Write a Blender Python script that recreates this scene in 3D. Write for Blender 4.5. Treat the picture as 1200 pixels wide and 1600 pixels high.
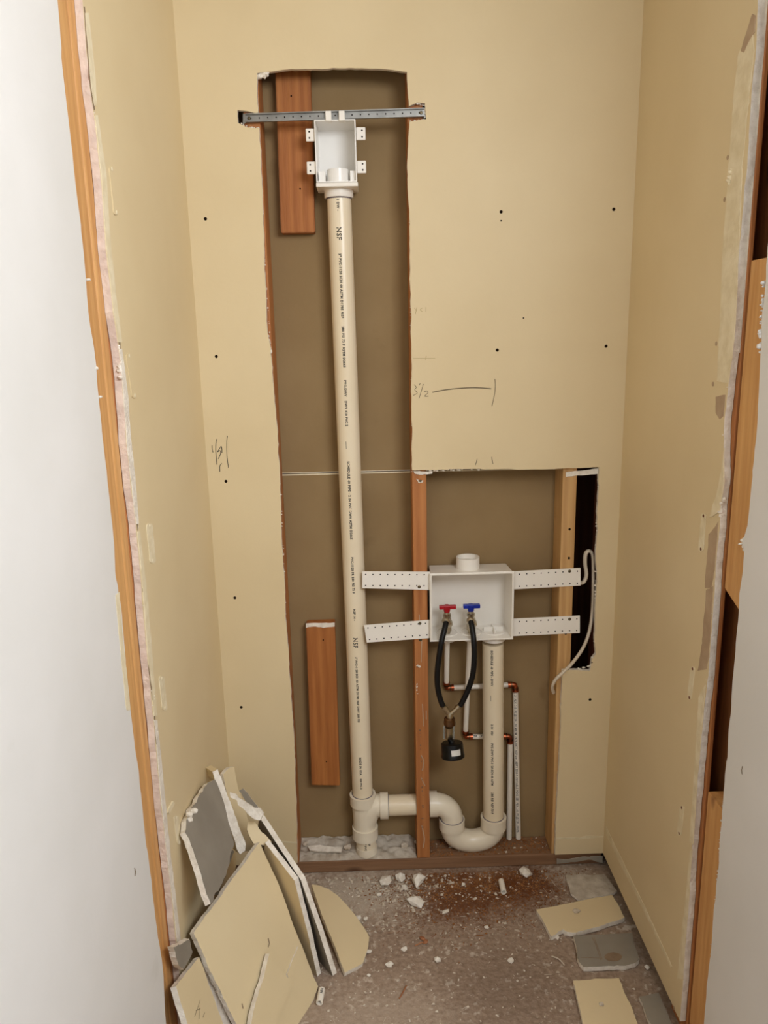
import bpy, bmesh, math, random
from mathutils import Vector, Matrix
for o in list(bpy.data.objects): bpy.data.objects.remove(o)
SC = bpy.context.scene
COL = SC.collection
# ------------------------------------------------------------------ camera
F = 1202.0
R = Matrix(((0.99952885, 0.02584209, -0.01656119), (-0.02189956, 0.22238259, -0.97471349), (-0.02150572, 0.97461694, 0.22284374)))
CAM = Vector((0, -2.0, 1.52))
cd = bpy.data.cameras.new('camera'); cam = bpy.data.objects.new('camera', cd); COL.objects.link(cam)
M4 = R.to_4x4(); M4.translation = CAM; cam.matrix_world = M4
cd.sensor_fit = 'VERTICAL'; cd.sensor_height = 36; cd.lens = F / 1600 * 36; cd.clip_start = .02
SC.camera = cam
# ------------------------------------------------------------------ light
w = bpy.data.worlds.new('world'); SC.world = w; w.use_nodes = True
w.node_tree.nodes['Background'].inputs[0].default_value = (.96, 0.98, 1.0, 1)
w.node_tree.nodes['Background'].inputs[1].default_value = 0.66
def area(name, loc, target, sx, sy, power, col):
    l = bpy.data.lights.new(name, 'AREA'); l.shape = 'RECTANGLE'; l.size = sx; l.size_y = sy; l.energy = power; l.color = col
    o = bpy.data.objects.new(name, l); COL.objects.link(o); o.location = loc
    o.rotation_euler = (Vector(target) - Vector(loc)).to_track_quat('-Z', 'Y').to_euler()
area('high_window_daylight', (0.92, -2.1, 2.25), (-.3, -.5, 1.6), 1.1, .7, 47, (.94, .98, 1.04))
VS = SC.view_settings
VS.view_transform = 'Standard'; VS.look = 'None'; VS.gamma = 1; VS.exposure = 0.0; VS.use_curve_mapping = False
# ------------------------------------------------------------------ helpers
XL, XR, ZF, ZC = -0.427, 0.666, -0.045, 2.44
YL, YR = -0.642, -0.578                       # where the closet side walls were cut off
T = 0.0127                                    # drywall thickness
rnd = random.Random(7)
def at(px, py, ax, v):
    d = R @ Vector((px - 600, 800 - py, -F)); i = 'xyz'.index(ax)
    return CAM + d * ((v - CAM[i]) / d[i])
def lin(c):
    return tuple((x / 12.92 if x <= .04045 else ((x + .055) / 1.055) ** 2.4) for x in [k / 255 for k in c])
MATS = {}
def mat(name, c1, c2=None, rough=.6, scale=8, detail=4, bump=0, bscale=60, metal=0, stretch=(1, 1, 1), spec=.4, lo=.35, hi=.65, c3=None, s3=20, t3=.62, coat=0, trans=0):
    m = bpy.data.materials.new(name); m.use_nodes = True; n = m.node_tree.nodes; L = m.node_tree.links
    b = n['Principled BSDF']; b.inputs['Roughness'].default_value = rough; b.inputs['Metallic'].default_value = metal
    b.inputs['Specular IOR Level'].default_value = spec; b.inputs['Coat Weight'].default_value = coat
    if trans: b.inputs['Transmission Weight'].default_value = trans
    tc = n.new('ShaderNodeTexCoord'); mp = n.new('ShaderNodeMapping'); mp.inputs['Scale'].default_value = stretch
    L.new(tc.outputs['Object'], mp.inputs[0])
    c2 = c2 or c1
    nz = n.new('ShaderNodeTexNoise'); nz.inputs['Scale'].default_value = scale; nz.inputs['Detail'].default_value = detail
    L.new(mp.outputs[0], nz.inputs['Vector'])
    rp = n.new('ShaderNodeValToRGB'); rp.color_ramp.elements[0].position = lo; rp.color_ramp.elements[1].position = hi
    rp.color_ramp.elements[0].color = (*lin(c1), 1); rp.color_ramp.elements[1].color = (*lin(c2), 1)
    L.new(nz.outputs['Fac'], rp.inputs[0]); out = rp.outputs[0]
    if c3:
        n3 = n.new('ShaderNodeTexNoise'); n3.inputs['Scale'].default_value = s3; n3.inputs['Detail'].default_value = 6
        L.new(mp.outputs[0], n3.inputs['Vector'])
        r3 = n.new('ShaderNodeValToRGB'); r3.color_ramp.elements[0].position = t3; r3.color_ramp.elements[1].position = t3 + .08
        L.new(n3.outputs['Fac'], r3.inputs[0])
        mx = n.new('ShaderNodeMix'); mx.data_type = 'RGBA'; L.new(r3.outputs[0], mx.inputs[0]); L.new(out, mx.inputs[6])
        mx.inputs[7].default_value = (*lin(c3), 1); out = mx.outputs[2]
    L.new(out, b.inputs['Base Color'])
    if bump:
        bz = n.new('ShaderNodeTexNoise'); bz.inputs['Scale'].default_value = bscale; bz.inputs['Detail'].default_value = 5
        L.new(mp.outputs[0], bz.inputs['Vector'])
        bp = n.new('ShaderNodeBump'); bp.inputs['Strength'].default_value = bump; bp.inputs['Distance'].default_value = .004
        L.new(bz.outputs['Fac'], bp.inputs['Height']); L.new(bp.outputs[0], b.inputs['Normal'])
    MATS[name] = m; return m
def wood(name, dark, light, knot, axis=2, rough=.62):
    st = [22, 22, 22]; st[axis] = 1.3
    m = mat(name, dark, light, rough=rough, scale=3.2, detail=5, stretch=st, bump=.25, bscale=9, lo=.3, hi=.72)
    n = m.node_tree.nodes; L = m.node_tree.links; b = n['Principled BSDF']
    tc = n.new('ShaderNodeTexCoord'); mp = n.new('ShaderNodeMapping'); s2 = [9, 9, 9]; s2[axis] = 3.4; mp.inputs['Scale'].default_value = s2
    L.new(tc.outputs['Object'], mp.inputs[0])
    v = n.new('ShaderNodeTexVoronoi'); v.inputs['Scale'].default_value = 1.0; L.new(mp.outputs[0], v.inputs['Vector'])
    r = n.new('ShaderNodeValToRGB'); r.color_ramp.elements[0].position = .05; r.color_ramp.elements[1].position = .13
    r.color_ramp.elements[0].color = (1, 1, 1, 1); r.color_ramp.elements[1].color = (0, 0, 0, 1); L.new(v.outputs['Distance'], r.inputs[0])
    # cathedral grain bands
    wv = n.new('ShaderNodeTexWave'); wv.inputs['Scale'].default_value = 14; wv.inputs['Distortion'].default_value = 5; wv.inputs['Detail'].default_value = 2; wv.inputs['Detail Scale'].default_value = .6
    wv.bands_direction = 'X' if axis != 0 else 'Y'
    mp2 = n.new('ShaderNodeMapping'); s3 = [1, 1, 1]; s3[axis] = .12; mp2.inputs['Scale'].default_value = s3; L.new(tc.outputs['Object'], mp2.inputs[0]); L.new(mp2.outputs[0], wv.inputs['Vector'])
    src = b.inputs['Base Color'].links[0].from_socket
    mw = n.new('ShaderNodeMix'); mw.data_type = 'RGBA'; mw.blend_type = 'MULTIPLY'
    rw = n.new('ShaderNodeMapRange'); rw.inputs['To Min'].default_value = 0; rw.inputs['To Max'].default_value = .2; L.new(wv.outputs['Fac'], rw.inputs[0]); L.new(rw.outputs[0], mw.inputs[0])
    L.new(src, mw.inputs[6]); mw.inputs[7].default_value = (*lin((175, 120, 75)), 1)
    mx = n.new('ShaderNodeMix'); mx.data_type = 'RGBA'; L.new(r.outputs[0], mx.inputs[0]); L.new(mw.outputs[2], mx.inputs[6])
    mx.inputs[7].default_value = (*lin(knot), 1); L.new(mx.outputs[2], b.inputs['Base Color'])
    return m
mat('cream_paint', (221, 200, 158), (226, 206, 165), rough=.5, scale=3, bump=.06, bscale=120, spec=.3)
mat('white_paint', (226, 223, 217), (232, 229, 224), rough=.55, scale=4, bump=.05, bscale=120, spec=.3, c3=(222, 219, 212), s3=7, t3=.72)
mat('gypsum', (244, 235, 220), (226, 215, 198), rough=.95, scale=60, bump=.7, bscale=160, spec=.1)
mat('gypsum_pink', (232, 213, 197), (214, 194, 180), rough=.95, scale=40, bump=.5, bscale=140, spec=.1)
mat('grey_paper', (142, 133, 119), (154, 145, 130), rough=.9, scale=9, bump=.1, spec=.1)
mat('brown_paper', (146, 121, 85), (154, 129, 92), rough=.9, scale=5, bump=.1, bscale=90, spec=.1, c3=(138, 114, 80), s3=6, t3=.64)
mat('torn_paper', (176, 150, 122), (190, 165, 136), rough=.95, scale=25, bump=.3, spec=.1)
mat('spackle', (236, 222, 190), (224, 208, 172), rough=.9, scale=40, bump=.4, bscale=90, spec=.15)
wood('wood_jamb', (208, 152, 88), (230, 180, 116), (120, 66, 30))
wood('wood_stud', (168, 104, 56), (196, 132, 76), (92, 48, 22))
wood('wood_block', (160, 96, 44), (186, 120, 62), (84, 40, 16))
wood('wood_pale', (196, 152, 96), (214, 172, 116), (120, 74, 36))
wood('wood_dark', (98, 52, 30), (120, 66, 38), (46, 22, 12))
wood('wood_redbrown', (74, 34, 18), (96, 46, 26), (36, 16, 8))
wood('wood_plate', (132, 98, 70), (156, 120, 88), (84, 54, 34), axis=0)
mat('pvc', (240, 225, 196), (234, 217, 185), rough=.32, scale=5, spec=.5, c3=(216, 198, 166), s3=14, t3=.7)
mat('pvc_fitting', (240, 229, 206), (234, 221, 196), rough=.28, scale=6, spec=.5)
mat('white_plastic', (246, 240, 229), (242, 235, 223), rough=.35, scale=6, spec=.5)
mat('pex', (243, 235, 220), (238, 228, 211), rough=.35, scale=10, spec=.5)
mat('ink', (38, 33, 30), (60, 54, 48), rough=.8, scale=60)
mat('ink_faint', (120, 106, 84), (132, 116, 90), rough=.9, scale=60)
mat('ink_pale', (188, 166, 122), (180, 158, 114), rough=.9, scale=60)
mat('pencil', (96, 80, 60), (124, 106, 82), rough=.9, scale=80)
mat('dark_hole', (26, 18, 12), (34, 24, 16), rough=1, scale=50, spec=0)
mat('solvent_line', (96, 88, 104), (130, 120, 124), rough=.5, scale=60)
mat('rubber', (8, 8, 9), (12, 12, 13), rough=.45, scale=30, spec=.3)
mat('gauge_black', (6, 6, 7), (9, 9, 10), rough=.3, scale=30, spec=.35)
mat('red_plastic', (176, 22, 34), (160, 16, 28), rough=.35, scale=20)
mat('blue_plastic', (16, 44, 158), (12, 36, 140), rough=.35, scale=20)
mat('nickel', (200, 190, 170), (170, 158, 136), rough=.28, scale=30, metal=1)
mat('brass_dark', (122, 92, 66), (90, 66, 46), rough=.35, scale=40, metal=1)
mat('copper', (176, 98, 66), (140, 74, 48), rough=.33, scale=40, metal=1)
mat('galvanised', (150, 148, 142), (128, 126, 121), rough=.42, scale=30, metal=.85)
mat('screw_steel', (112, 100, 76), (92, 82, 62), rough=.45, scale=50, metal=.8)
mat('clear_plastic', (200, 205, 200), rough=.15, spec=.5, trans=.75)
mat('cable', (218, 204, 182), (208, 192, 168), rough=.5, scale=20)
mat('floor_mat', (140, 118, 99), (172, 150, 130), rough=.95, scale=85, detail=14, bump=.8, bscale=110, spec=.1, lo=.3, hi=.7, c3=(198, 182, 164), s3=55, t3=.6)
mat('ceiling_white', (228, 226, 222), rough=.9)
mat('dust', (206, 196, 180), (172, 158, 140), rough=1, scale=28, detail=8, bump=.9, bscale=70, spec=.05)
mat('sawdust', (122, 74, 42), (168, 116, 72), rough=1, scale=30, spec=.05)
mat('crumb', (220, 208, 190), (190, 174, 152), rough=1, scale=40, bump=.5, spec=.05)
mat('tear_line', (150, 128, 104), (128, 106, 84), rough=.95, scale=40, spec=.05)
mat('plaster', (244, 238, 226), (224, 214, 198), rough=1, scale=60, bump=.5, spec=.05)
mat('wood_chip', (150, 96, 66), (180, 126, 90), rough=1, scale=60, spec=.05)
mat('label_white', (226, 222, 214), (210, 206, 198), rough=.5, scale=40)
mat('box_inside', (247, 243, 236), (243, 239, 231), rough=.3, scale=5, spec=.5)

def tag(o, label=None, cat=None, group=None, kind=None):
    if label: o['label'] = label
    if cat: o['category'] = cat
    if group: o['group'] = group
    if kind: o['kind'] = kind
    return o
def link(name, me, m, parent=None, smooth=False):
    o = bpy.data.objects.new(name, me); COL.objects.link(o)
    for k in (m if isinstance(m, (list, tuple)) else [m]): me.materials.append(MATS[k])
    if smooth:
        for p in me.polygons: p.use_smooth = True
    if parent:
        o.parent = parent
        if parent.type == 'EMPTY': o.matrix_parent_inverse = Matrix.Translation(-parent.location)
    return o
def empty(name, loc, label, cat, group=None, kind=None):
    o = bpy.data.objects.new(name, None); COL.objects.link(o); o.location = loc; o.empty_display_size = .05
    return tag(o, label, cat, group, kind)
def pym(name, vs, fs, m, parent=None, smooth=False, mi=None):
    me = bpy.data.meshes.new(name); me.from_pydata([tuple(v) for v in vs], [], fs); me.update()
    o = link(name, me, m, parent, smooth)
    if mi:
        for p, k in zip(me.polygons, mi): p.material_index = k
    return o
def finish(bm, name, m, parent=None, smooth=False, sharp=None):
    bmesh.ops.recalc_face_normals(bm, faces=bm.faces)
    me = bpy.data.meshes.new(name); bm.to_mesh(me); bm.free()
    o = link(name, me, m, parent, smooth)
    if smooth: me.set_sharp_from_angle(angle=math.radians(sharp or 40))
    return o
def bbox(bm, a, b, bev=0):
    """axis aligned box between corners a and b added to bm"""
    a, b = Vector(a), Vector(b)
    r = bmesh.ops.create_cube(bm, size=1)['verts']
    for v in r: v.co = Vector(((a[i] + b[i]) / 2 + v.co[i] * abs(b[i] - a[i])) for i in range(3))
    if bev:
        es = list({e for v in r for e in v.link_edges})
        bmesh.ops.bevel(bm, geom=es, offset=bev, segments=2, affect='EDGES', profile=.5)
def box(name, a, b, m, parent=None, bev=0):
    bm = bmesh.new(); bbox(bm, a, b, bev); return finish(bm, name, m, parent)
def prism(name, pts, vec, mats, parent=None, warp=0):
    """pts: planar outline (3D), vec: thickness vector; mats = front, side, back"""
    n = len(pts); vec = Vector(vec); nrm = Vector((0, 0, 0))
    for i in range(n): nrm += (pts[i] - pts[0]).cross(pts[(i + 1) % n] - pts[0])
    if nrm.dot(vec) > 0: pts = pts[::-1]
    vs = list(pts) + [p + vec for p in pts]
    fs = [list(range(n)), list(range(2 * n - 1, n - 1, -1))]; mi = [0, 2]
    for i in range(n):
        j = (i + 1) % n; fs.append([j, i, i + n, j + n]); mi.append(1)
    return pym(name, vs, fs, list(mats), parent, mi=mi)
def rag(pts, step, amp, seed=1, closed=True, rough_edges=None):
    """subdivide an outline (any dimension vectors) and jitter the new points"""
    r = random.Random(seed); out = []; n = len(pts)
    d = len(pts[0])
    cent = None
    for i in range(n if closed else n - 1):
        a, b = pts[i], pts[(i + 1) % n]; out.append(a.copy())
        if rough_edges is not None and i not in rough_edges: continue
        L = (b - a).length; k = int(L / step)
        # in-plane perpendicular
        if d == 3:
            c = pts[(i + 2) % n]; nn = (b - a).cross(c - a)
            q = (b - a).cross(nn)
            q = q.normalized() if q.length > 1e-9 else Vector((0, 0, 1))
        else:
            q = Vector((-(b - a)[1], (b - a)[0])).normalized()
        w = 0
        for s in range(1, k):
            w = .6 * w + r.gauss(0, amp * .8)
            out.append(a.lerp(b, (s + r.uniform(-.3, .3)) / k) + q * max(-2 * amp, min(2 * amp, w)))
    if not closed: out.append(pts[-1].copy())
    return out
def smoothpath(pts, sub=8):
    out = []; n = len(pts)
    for i in range(n - 1):
        p0, p1, p2, p3 = pts[max(0, i - 1)], pts[i], pts[i + 1], pts[min(n - 1, i + 2)]
        for s in range(sub):
            t = s / sub
            out.append(.5 * ((2 * p1) + (p2 - p0) * t + (2 * p0 - 5 * p1 + 4 * p2 - p3) * t * t + (3 * p1 - p0 - 3 * p2 + p3) * t ** 3))
    out.append(pts[-1]); return out
def tubegeo(pts, rad, seg=16, cap=True, inner=None, flat=1):
    vs, fs = [], []; n = len(pts); up = None
    for i, p in enumerate(pts):
        t = (pts[min(n - 1, i + 1)] - pts[max(0, i - 1)]).normalized()
        if up is None: up = t.orthogonal().normalized()
        up = (up - t * up.dot(t)).normalized(); sd = t.cross(up)
        rr = rad[i] if isinstance(rad, (list, tuple)) else rad
        for k in range(seg):
            a = 2 * math.pi * k / seg; vs.append(p + (up * math.cos(a) + sd * math.sin(a) * flat) * rr)
    for i in range(n - 1):
        for k in range(seg):
            j = (k + 1) % seg; fs.append([i * seg + k, i * seg + j, (i + 1) * seg + j, (i + 1) * seg + k])
    if cap: fs.append(list(range(seg))[::-1]); fs.append([(n - 1) * seg + k for k in range(seg)])
    return vs, fs
def tube(name, pts, rad, m, parent=None, seg=20, cap=True, flat=1):
    vs, fs = tubegeo([Vector(p) for p in pts], rad, seg, cap, flat=flat)
    bm = bmesh.new(); bv = [bm.verts.new(v) for v in vs]
    for f in fs: bm.faces.new([bv[k] for k in f])
    return finish(bm, name, m, parent, True, 50)
def lathe(name, p, axis, prof, m, parent=None, seg=24):
    """prof: (distance along axis, radius) pairs; closed where radius 0"""
    p = Vector(p); axis = Vector(axis).normalized(); u = axis.orthogonal().normalized(); v = axis.cross(u)
    bm = bmesh.new(); rings = []
    for d, r in prof:
        if r <= 0: rings.append([bm.verts.new(p + axis * d)])
        else: rings.append([bm.verts.new(p + axis * d + (u * math.cos(2 * math.pi * k / seg) + v * math.sin(2 * math.pi * k / seg)) * r) for k in range(seg)])
    for a, b in zip(rings, rings[1:]):
        for k in range(seg):
            j = (k + 1) % seg
            if len(a) == 1 and len(b) == 1: continue
            if len(a) == 1: bm.faces.new([a[0], b[k], b[j]])
            elif len(b) == 1: bm.faces.new([a[k], b[0], a[j]])
            else: bm.faces.new([a[k], b[k], b[j], a[j]])
    return finish(bm, name, m, parent, True, 35)
def ring(name, p, axis, r0, r1, ln, m, parent=None, seg=32):
    """hollow collar"""
    return lathe(name, p, axis, [(0, r0), (0, r1), (ln, r1), (ln, r0), (0, r0)], m, parent, seg)
def strokes(name, polys, y, wid, m, parent):
    """pen strokes as thin raised ribbons on a wall facing -y; polys in photo pixels"""
    bm = bmesh.new()
    for pl in polys:
        p = smoothpath([at(a, b, 'y', y) for a, b in pl], 5)
        prev = None
        for i, q in enumerate(p):
            t = (p[min(len(p) - 1, i + 1)] - p[max(0, i - 1)]).normalized(); s = Vector((-t.z, 0, t.x)) * wid / 2
            cur = (bm.verts.new(q + s), bm.verts.new(q - s))
            if prev: bm.faces.new([prev[0], prev[1], cur[1], cur[0]])
            prev = cur
    r = bmesh.ops.extrude_face_region(bm, geom=bm.faces[:])
    for e in r['geom']:
        if isinstance(e, bmesh.types.BMVert): e.co.y += .0004
    return finish(bm, name, m, parent)
def boolean_cut(o, cutter):
    md = o.modifiers.new('cut', 'BOOLEAN'); md.object = cutter; md.operation = 'DIFFERENCE'; md.solver = 'EXACT'
    dg = bpy.context.evaluated_depsgraph_get(); me = bpy.data.meshes.new_from_object(o.evaluated_get(dg))
    o.modifiers.clear(); o.data = me; bpy.data.objects.remove(cutter)
def V2(px, py): p = at(px, py, 'y', 0); return Vector((p.x, p.z))
STR = dict(kind='structure')

# ------------------------------------------------------------------ setting
# floor of the closet and the room in front of it
def floor():
    bm = bmesh.new()
    x0, x1, y0, y1 = -1.9, 2.1, -4.2, .38
    vs = {}
    from mathutils import noise
    xs = [x0, -1.2, -.7] + [-.55 + i * .0125 for i in range(103)] + [1.0, 1.5, x1]
    ys = [y0, -3, -2, -1.2, -.9] + [-.8 + i * .0125 for i in range(65)] + [y1]
    for i, x in enumerate(xs):
        for j, y in enumerate(ys):
            inn = -.45 < x < .68 and -.79 < y < .0
            h = (noise.noise(Vector((x * 13, y * 13, 0))) * .0016 + noise.noise(Vector((x * 42, y * 42, 3))) * .0012) if inn else 0
            vs[i, j] = bm.verts.new((x, y, ZF + h - .001))
    for i in range(len(xs) - 1):
        for j in range(len(ys) - 1): bm.faces.new([vs[i, j], vs[i + 1, j], vs[i + 1, j + 1], vs[i, j + 1]])
    o = finish(bm, 'floor', 'floor_mat', None, True, 80); tag(o, **STR)
    return o
floor_o = floor()
# extra floor colour: reddish sawdust stain around the cut plate, as dirt with a shape of its own
def dirt(mname, centre, rad, col, amt, sc):
    m = MATS[mname]; n = m.node_tree.nodes; L = m.node_tree.links; b = n['Principled BSDF']
    tc = n.new('ShaderNodeTexCoord'); mp = n.new('ShaderNodeMapping'); mp.inputs['Location'].default_value = [-c / r for c, r in zip(centre, rad)]
    mp.inputs['Scale'].default_value = [1 / r for r in rad]
    L.new(tc.outputs['Object'], mp.inputs[0])
    g = n.new('ShaderNodeTexGradient'); g.gradient_type = 'SPHERICAL'; L.new(mp.outputs[0], g.inputs[0])
    nz = n.new('ShaderNodeTexNoise'); nz.inputs['Scale'].default_value = sc; nz.inputs['Detail'].default_value = 9; nz.inputs['Roughness'].default_value = .7
    L.new(tc.outputs['Object'], nz.inputs['Vector'])
    ad = n.new('ShaderNodeMath'); ad.operation = 'MULTIPLY_ADD'; ad.inputs[1].default_value = 0.66; L.new(g.outputs['Fac'], ad.inputs[0]); L.new(nz.outputs['Fac'], ad.inputs[2])
    r = n.new('ShaderNodeMapRange'); r.inputs['From Min'].default_value = .72; r.inputs['From Max'].default_value = 1.0; r.inputs['To Max'].default_value = amt
    L.new(ad.outputs[0], r.inputs[0])
    mx = n.new('ShaderNodeMix'); mx.data_type = 'RGBA'; L.new(r.outputs[0], mx.inputs[0])
    L.new(b.inputs['Base Color'].links[0].from_socket, mx.inputs[6]); mx.inputs[7].default_value = (*lin(col), 1); L.new(mx.outputs[2], b.inputs['Base Color'])
dirt('floor_mat', (.22, -.1, ZF), (.33, .2, 1), (112, 68, 40), .85, 75)
dirt('floor_mat', (.42, -.06, ZF), (.22, .16, 1), (108, 62, 34), .85, 90)
dirt('floor_mat', (-.06, -.08, ZF), (.34, .22, 1), (198, 184, 166), .75, 60)
dirt('floor_mat', (.55, -.03, ZF), (.12, .1, 1), (196, 182, 164), .6, 60)
dirt('floor_mat', (-.02, -.5, ZF), (.4, .2, 1), (190, 172, 152), .45, 70)
dirt('floor_mat', (.3, -.42, ZF), (.3, .25, 1), (112, 92, 76), .4, 60)
tag(box('ceiling', (-1.9, -4.2, ZC), (2.1, .38, ZC + .02), 'ceiling_white'), **STR)

# back wall of the closet: one sheet with the big cut-out, open at the floor
hole = [(465, 1352), (462, 1240), (458, 1130), (452, 1040), (446, 960), (441, 860), (437, 740), (432, 660), (426, 590), (423, 545), (418, 520),
        (416, 470), (413, 400), (411, 330), (408, 270), (405, 200), (386, 199), (372, 192), (371, 172), (388, 174), (403, 178), (402, 150), (402, 114), (430, 111), (470, 108), (520, 106), (575, 107), (612, 109), (636, 112),
        (637, 140), (639, 166), (652, 160), (664, 161), (666, 186), (652, 188), (640, 190), (638, 215), (636, 260), (637, 292), (640, 330), (641, 420), (643, 560), (644, 735),
        (720, 733), (800, 733), (880, 732), (936, 730), (936, 760), (933, 800), (934, 830), (931, 860), (933, 900), (930, 950), (929, 1000), (931, 1022), (925, 1030), (922, 1048),
        (900, 1047), (879, 1048), (877, 1100), (874, 1180), (870, 1260), (867, 1340)]
h2 = [V2(*p) for p in hole]
h2[0].y = h2[-1].y = 0.0
h2 = rag(h2, .012, .0009, 3, closed=False)
outline = [Vector((XL - T, 0)), Vector((XL - T, ZC)), Vector((XR + T, ZC)), Vector((XR + T, 0))] + h2[::-1]
wb = prism('wall_back', [Vector((p.x, 0, p.y)) for p in outline], (0, T, 0), ('cream_paint', 'gypsum', 'grey_paper')); tag(wb, **STR)
# left closet wall, front edge cut ragged
def sidewall(name, X, s, px, ybk, mats):
    e = [at(a, b, 'x', X) for a, b in px]
    e2 = rag([Vector((p.y, p.z)) for p in e], .012, .0012, 11, closed=False)
    out = [Vector((X, ybk, 0)), Vector((X, ybk, ZC))] + [Vector((X, e2[0].x, ZC))] + [Vector((X, q.x, q.y)) for q in e2] + [Vector((X, e2[-1].x, 0))]
    o = prism(name, out, (s * T, 0, 0), mats); tag(o, **STR); return o
wl = sidewall('wall_left', XL, -1, [(129, 0), (140, 134), (146, 175), (156, 266), (165, 391), (176, 488), (184, 537), (191, 606), (197, 694), (206, 775), (212, 819), (221, 925), (230, 1031), (235, 1075), (239, 1119), (250, 1244), (255, 1291), (266, 1387), (280, 1520)], 0, ('cream_paint', 'gypsum_pink', 'grey_paper'))
wr = sidewall('wall_right', XR, 1, [(1184, 0), (1181, 79), (1173, 168), (1168, 249), (1161, 328), (1155, 394), (1152, 439), (1146, 536), (1135, 636), (1131, 676), (1131, 749), (1126, 788), (1125, 813), (1118, 900), (1109, 1023), (1105, 1065), (1098, 1131), (1092, 1200), (1081, 1327), (1076, 1416), (1070, 1495), (1064, 1575)], 0, ('cream_paint', 'gypsum', 'grey_paper'))
# white hall walls that carry on towards the camera
def hallwall(name, px, X, s, ynear):
    e = [at(a, b, 'x', X) for a, b in px]
    e = rag([Vector((p.y, p.z)) for p in e], .014, .0014, 21, closed=False)
    e.sort(key=lambda q: -q.y)
    out = [Vector((X, ynear, ZF)), Vector((X, ynear, ZC)), Vector((X, e[0].x, ZC))] + [Vector((X, q.x, q.y)) for q in e] + [Vector((X, e[-1].x, ZF))]
    o = prism(name, out, (s * T, 0, 0), ('white_paint', 'gypsum', 'grey_paper')); tag(o, **STR); return o
wfl = hallwall('wall_hall_left', [(90, 0), (96, 90), (107, 187), (121, 312), (131, 397), (138, 487), (147, 544), (155, 631), (164, 716), (168, 752), (175, 816), (181, 903), (184, 915), (188, 940), (194, 1003), (203, 1103), (207, 1135), (208, 1144), (217, 1206), (230, 1328), (242, 1427), (255, 1519), (259, 1595)], XL, -1, -3.2)
wfr = hallwall('wall_hall_right', [(1200, 380), (1197, 434), (1194, 470), (1190, 505), (1190, 530), (1188, 557), (1184, 649), (1178, 720), (1171, 794), (1168, 821), (1160, 846), (1163, 862), (1155, 942), (1146, 1052), (1142, 1115), (1134, 1200), (1129, 1259), (1121, 1369), (1115, 1424), (1108, 1508), (1100, 1598)], XR, 1, -1.15)
# the room behind the camera: unseen low walls added to dim the lower closet
tag(box('wall_added_back', (-1.9, -4.2, ZF), (2.1, -4.18, 1.0), 'white_paint'), **STR)
tag(box('wall_added_right', (2.08, -4.17, ZF), (2.1, -1.15, 1.0), 'white_paint'), **STR)
tag(box('wall_room_side', (XR + T + .002, -1.15, ZF), (2.1, -1.13, ZC), 'white_paint'), **STR)
# back of the next room's drywall, seen through the cut-out: two sheets with a taped joint
wc = empty('wall_cavity', (.12, .115, 0), None, None, kind='structure')
zj = at(540, 738, 'y', .1017).z
for za, zb in ((-.05, zj - .0012), (zj + .0012, 2.43)):
    box('drywall_sheet', (XL - .05, .1017, za), (.55, .1144, zb), 'brown_paper', wc)
box('joint_tape', (XL - .02, .1006, zj - .0050), (.55, .1012, zj - .0014), 'spackle', wc)
box('joint_tape', (XL - .02, .1006, zj + .0016), (.55, .1012, zj + .0034), 'spackle', wc)
# added light blockers: dark box behind the narrow gap, panels outside the side walls
tag(box('wall_dark_box_back', (.5, .36, ZF), (1.0, .375, ZC), 'wood_dark'), **STR)
tag(box('wall_dark_box_left', (.535, .1150, ZF), (.55, .36, ZC), 'wood_dark'), **STR)
tag(box('wall_light_block_right', (XR + T + .30, -1.125, ZF), (XR + T + .315, .36, ZC), 'wood_dark'), **STR)
tag(box('wall_light_block_left', (XL - T - .205, -3.2, ZF), (XL - T - .19, .13, ZC), 'grey_paper'), **STR)
# ------------------------------------------------------------------ framing
def stud(name, a, b, m, label, cat='stud', bev=.0022):
    o = box(name, a, b, m, None, bev); return tag(o, label, cat)
YA, YB = T + .0004, .1003
stud('wall_stud', (-.281, YA, ZF + .038), (-.2425, YB, 2.42), 'wood_stud', 'brown wooden stud just visible along the left edge of the tall cut-out')
ms = stud('wall_stud', (.111, YA, ZF + .0385), (.149, YB, 2.42), 'wood_stud', 'reddish-brown wooden stud standing between tall pipe and white outlet box')
rs = stud('wall_stud', (.514, YA, ZF + .0385), (.552, YB, 2.42), 'wood_pale', 'pale wooden stud behind the right ends of the white brackets')
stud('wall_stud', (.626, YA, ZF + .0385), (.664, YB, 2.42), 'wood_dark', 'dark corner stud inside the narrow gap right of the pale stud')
pl = box('bottom_plate', (XL - .02, YA, ZF), (XR - .0, YB, ZF + .038), 'wood_plate', None, .003); tag(pl, 'horizontal wooden bottom plate along the floor under the cut-out', 'wall plate')
# framing bared where the old partition met the side walls
jl = empty('jamb_stud', (XL - .03, -.68, ZF), 'orange-brown wooden stud bared between the white wall and left closet wall', 'stud')
box('stud', (XL - T - .038, -.80, ZF + .001), (XL - T - .0022, -.6765, ZC - .001), 'wood_jamb', jl, .004)
box('stud', (XL - T - .038, -.676, ZF + .001), (XL - T - .0006, -.6435, ZC - .001), 'wood_jamb', jl, .004)
box('backing_stud', (XL - T - .038, -.6425, ZF + .001), (XL - T - .0008, -.55, ZC - .001), 'wood_stud', jl, .002)
def zat(px, py, x=XR + T): return at(px, py, 'x', x).z
jr = empty('jamb_stud', (XR + .05, -.62, ZF), 'thin dark wooden stud edge running behind the cut edge of the right closet wall', 'stud')
box('stud', (XR + T + .001, -.585, ZF + .001), (XR + T + .0095, -.5, ZC - .001), 'wood_stud', jr, .002)
z1, z2, z3 = zat(1185, 404), zat(1142, 945), zat(1118, 1255)
bk = empty('jamb_block', (XR + .03, -.62, z2), 'golden wooden block with knots on the right, upper of two', 'wood block')
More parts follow.
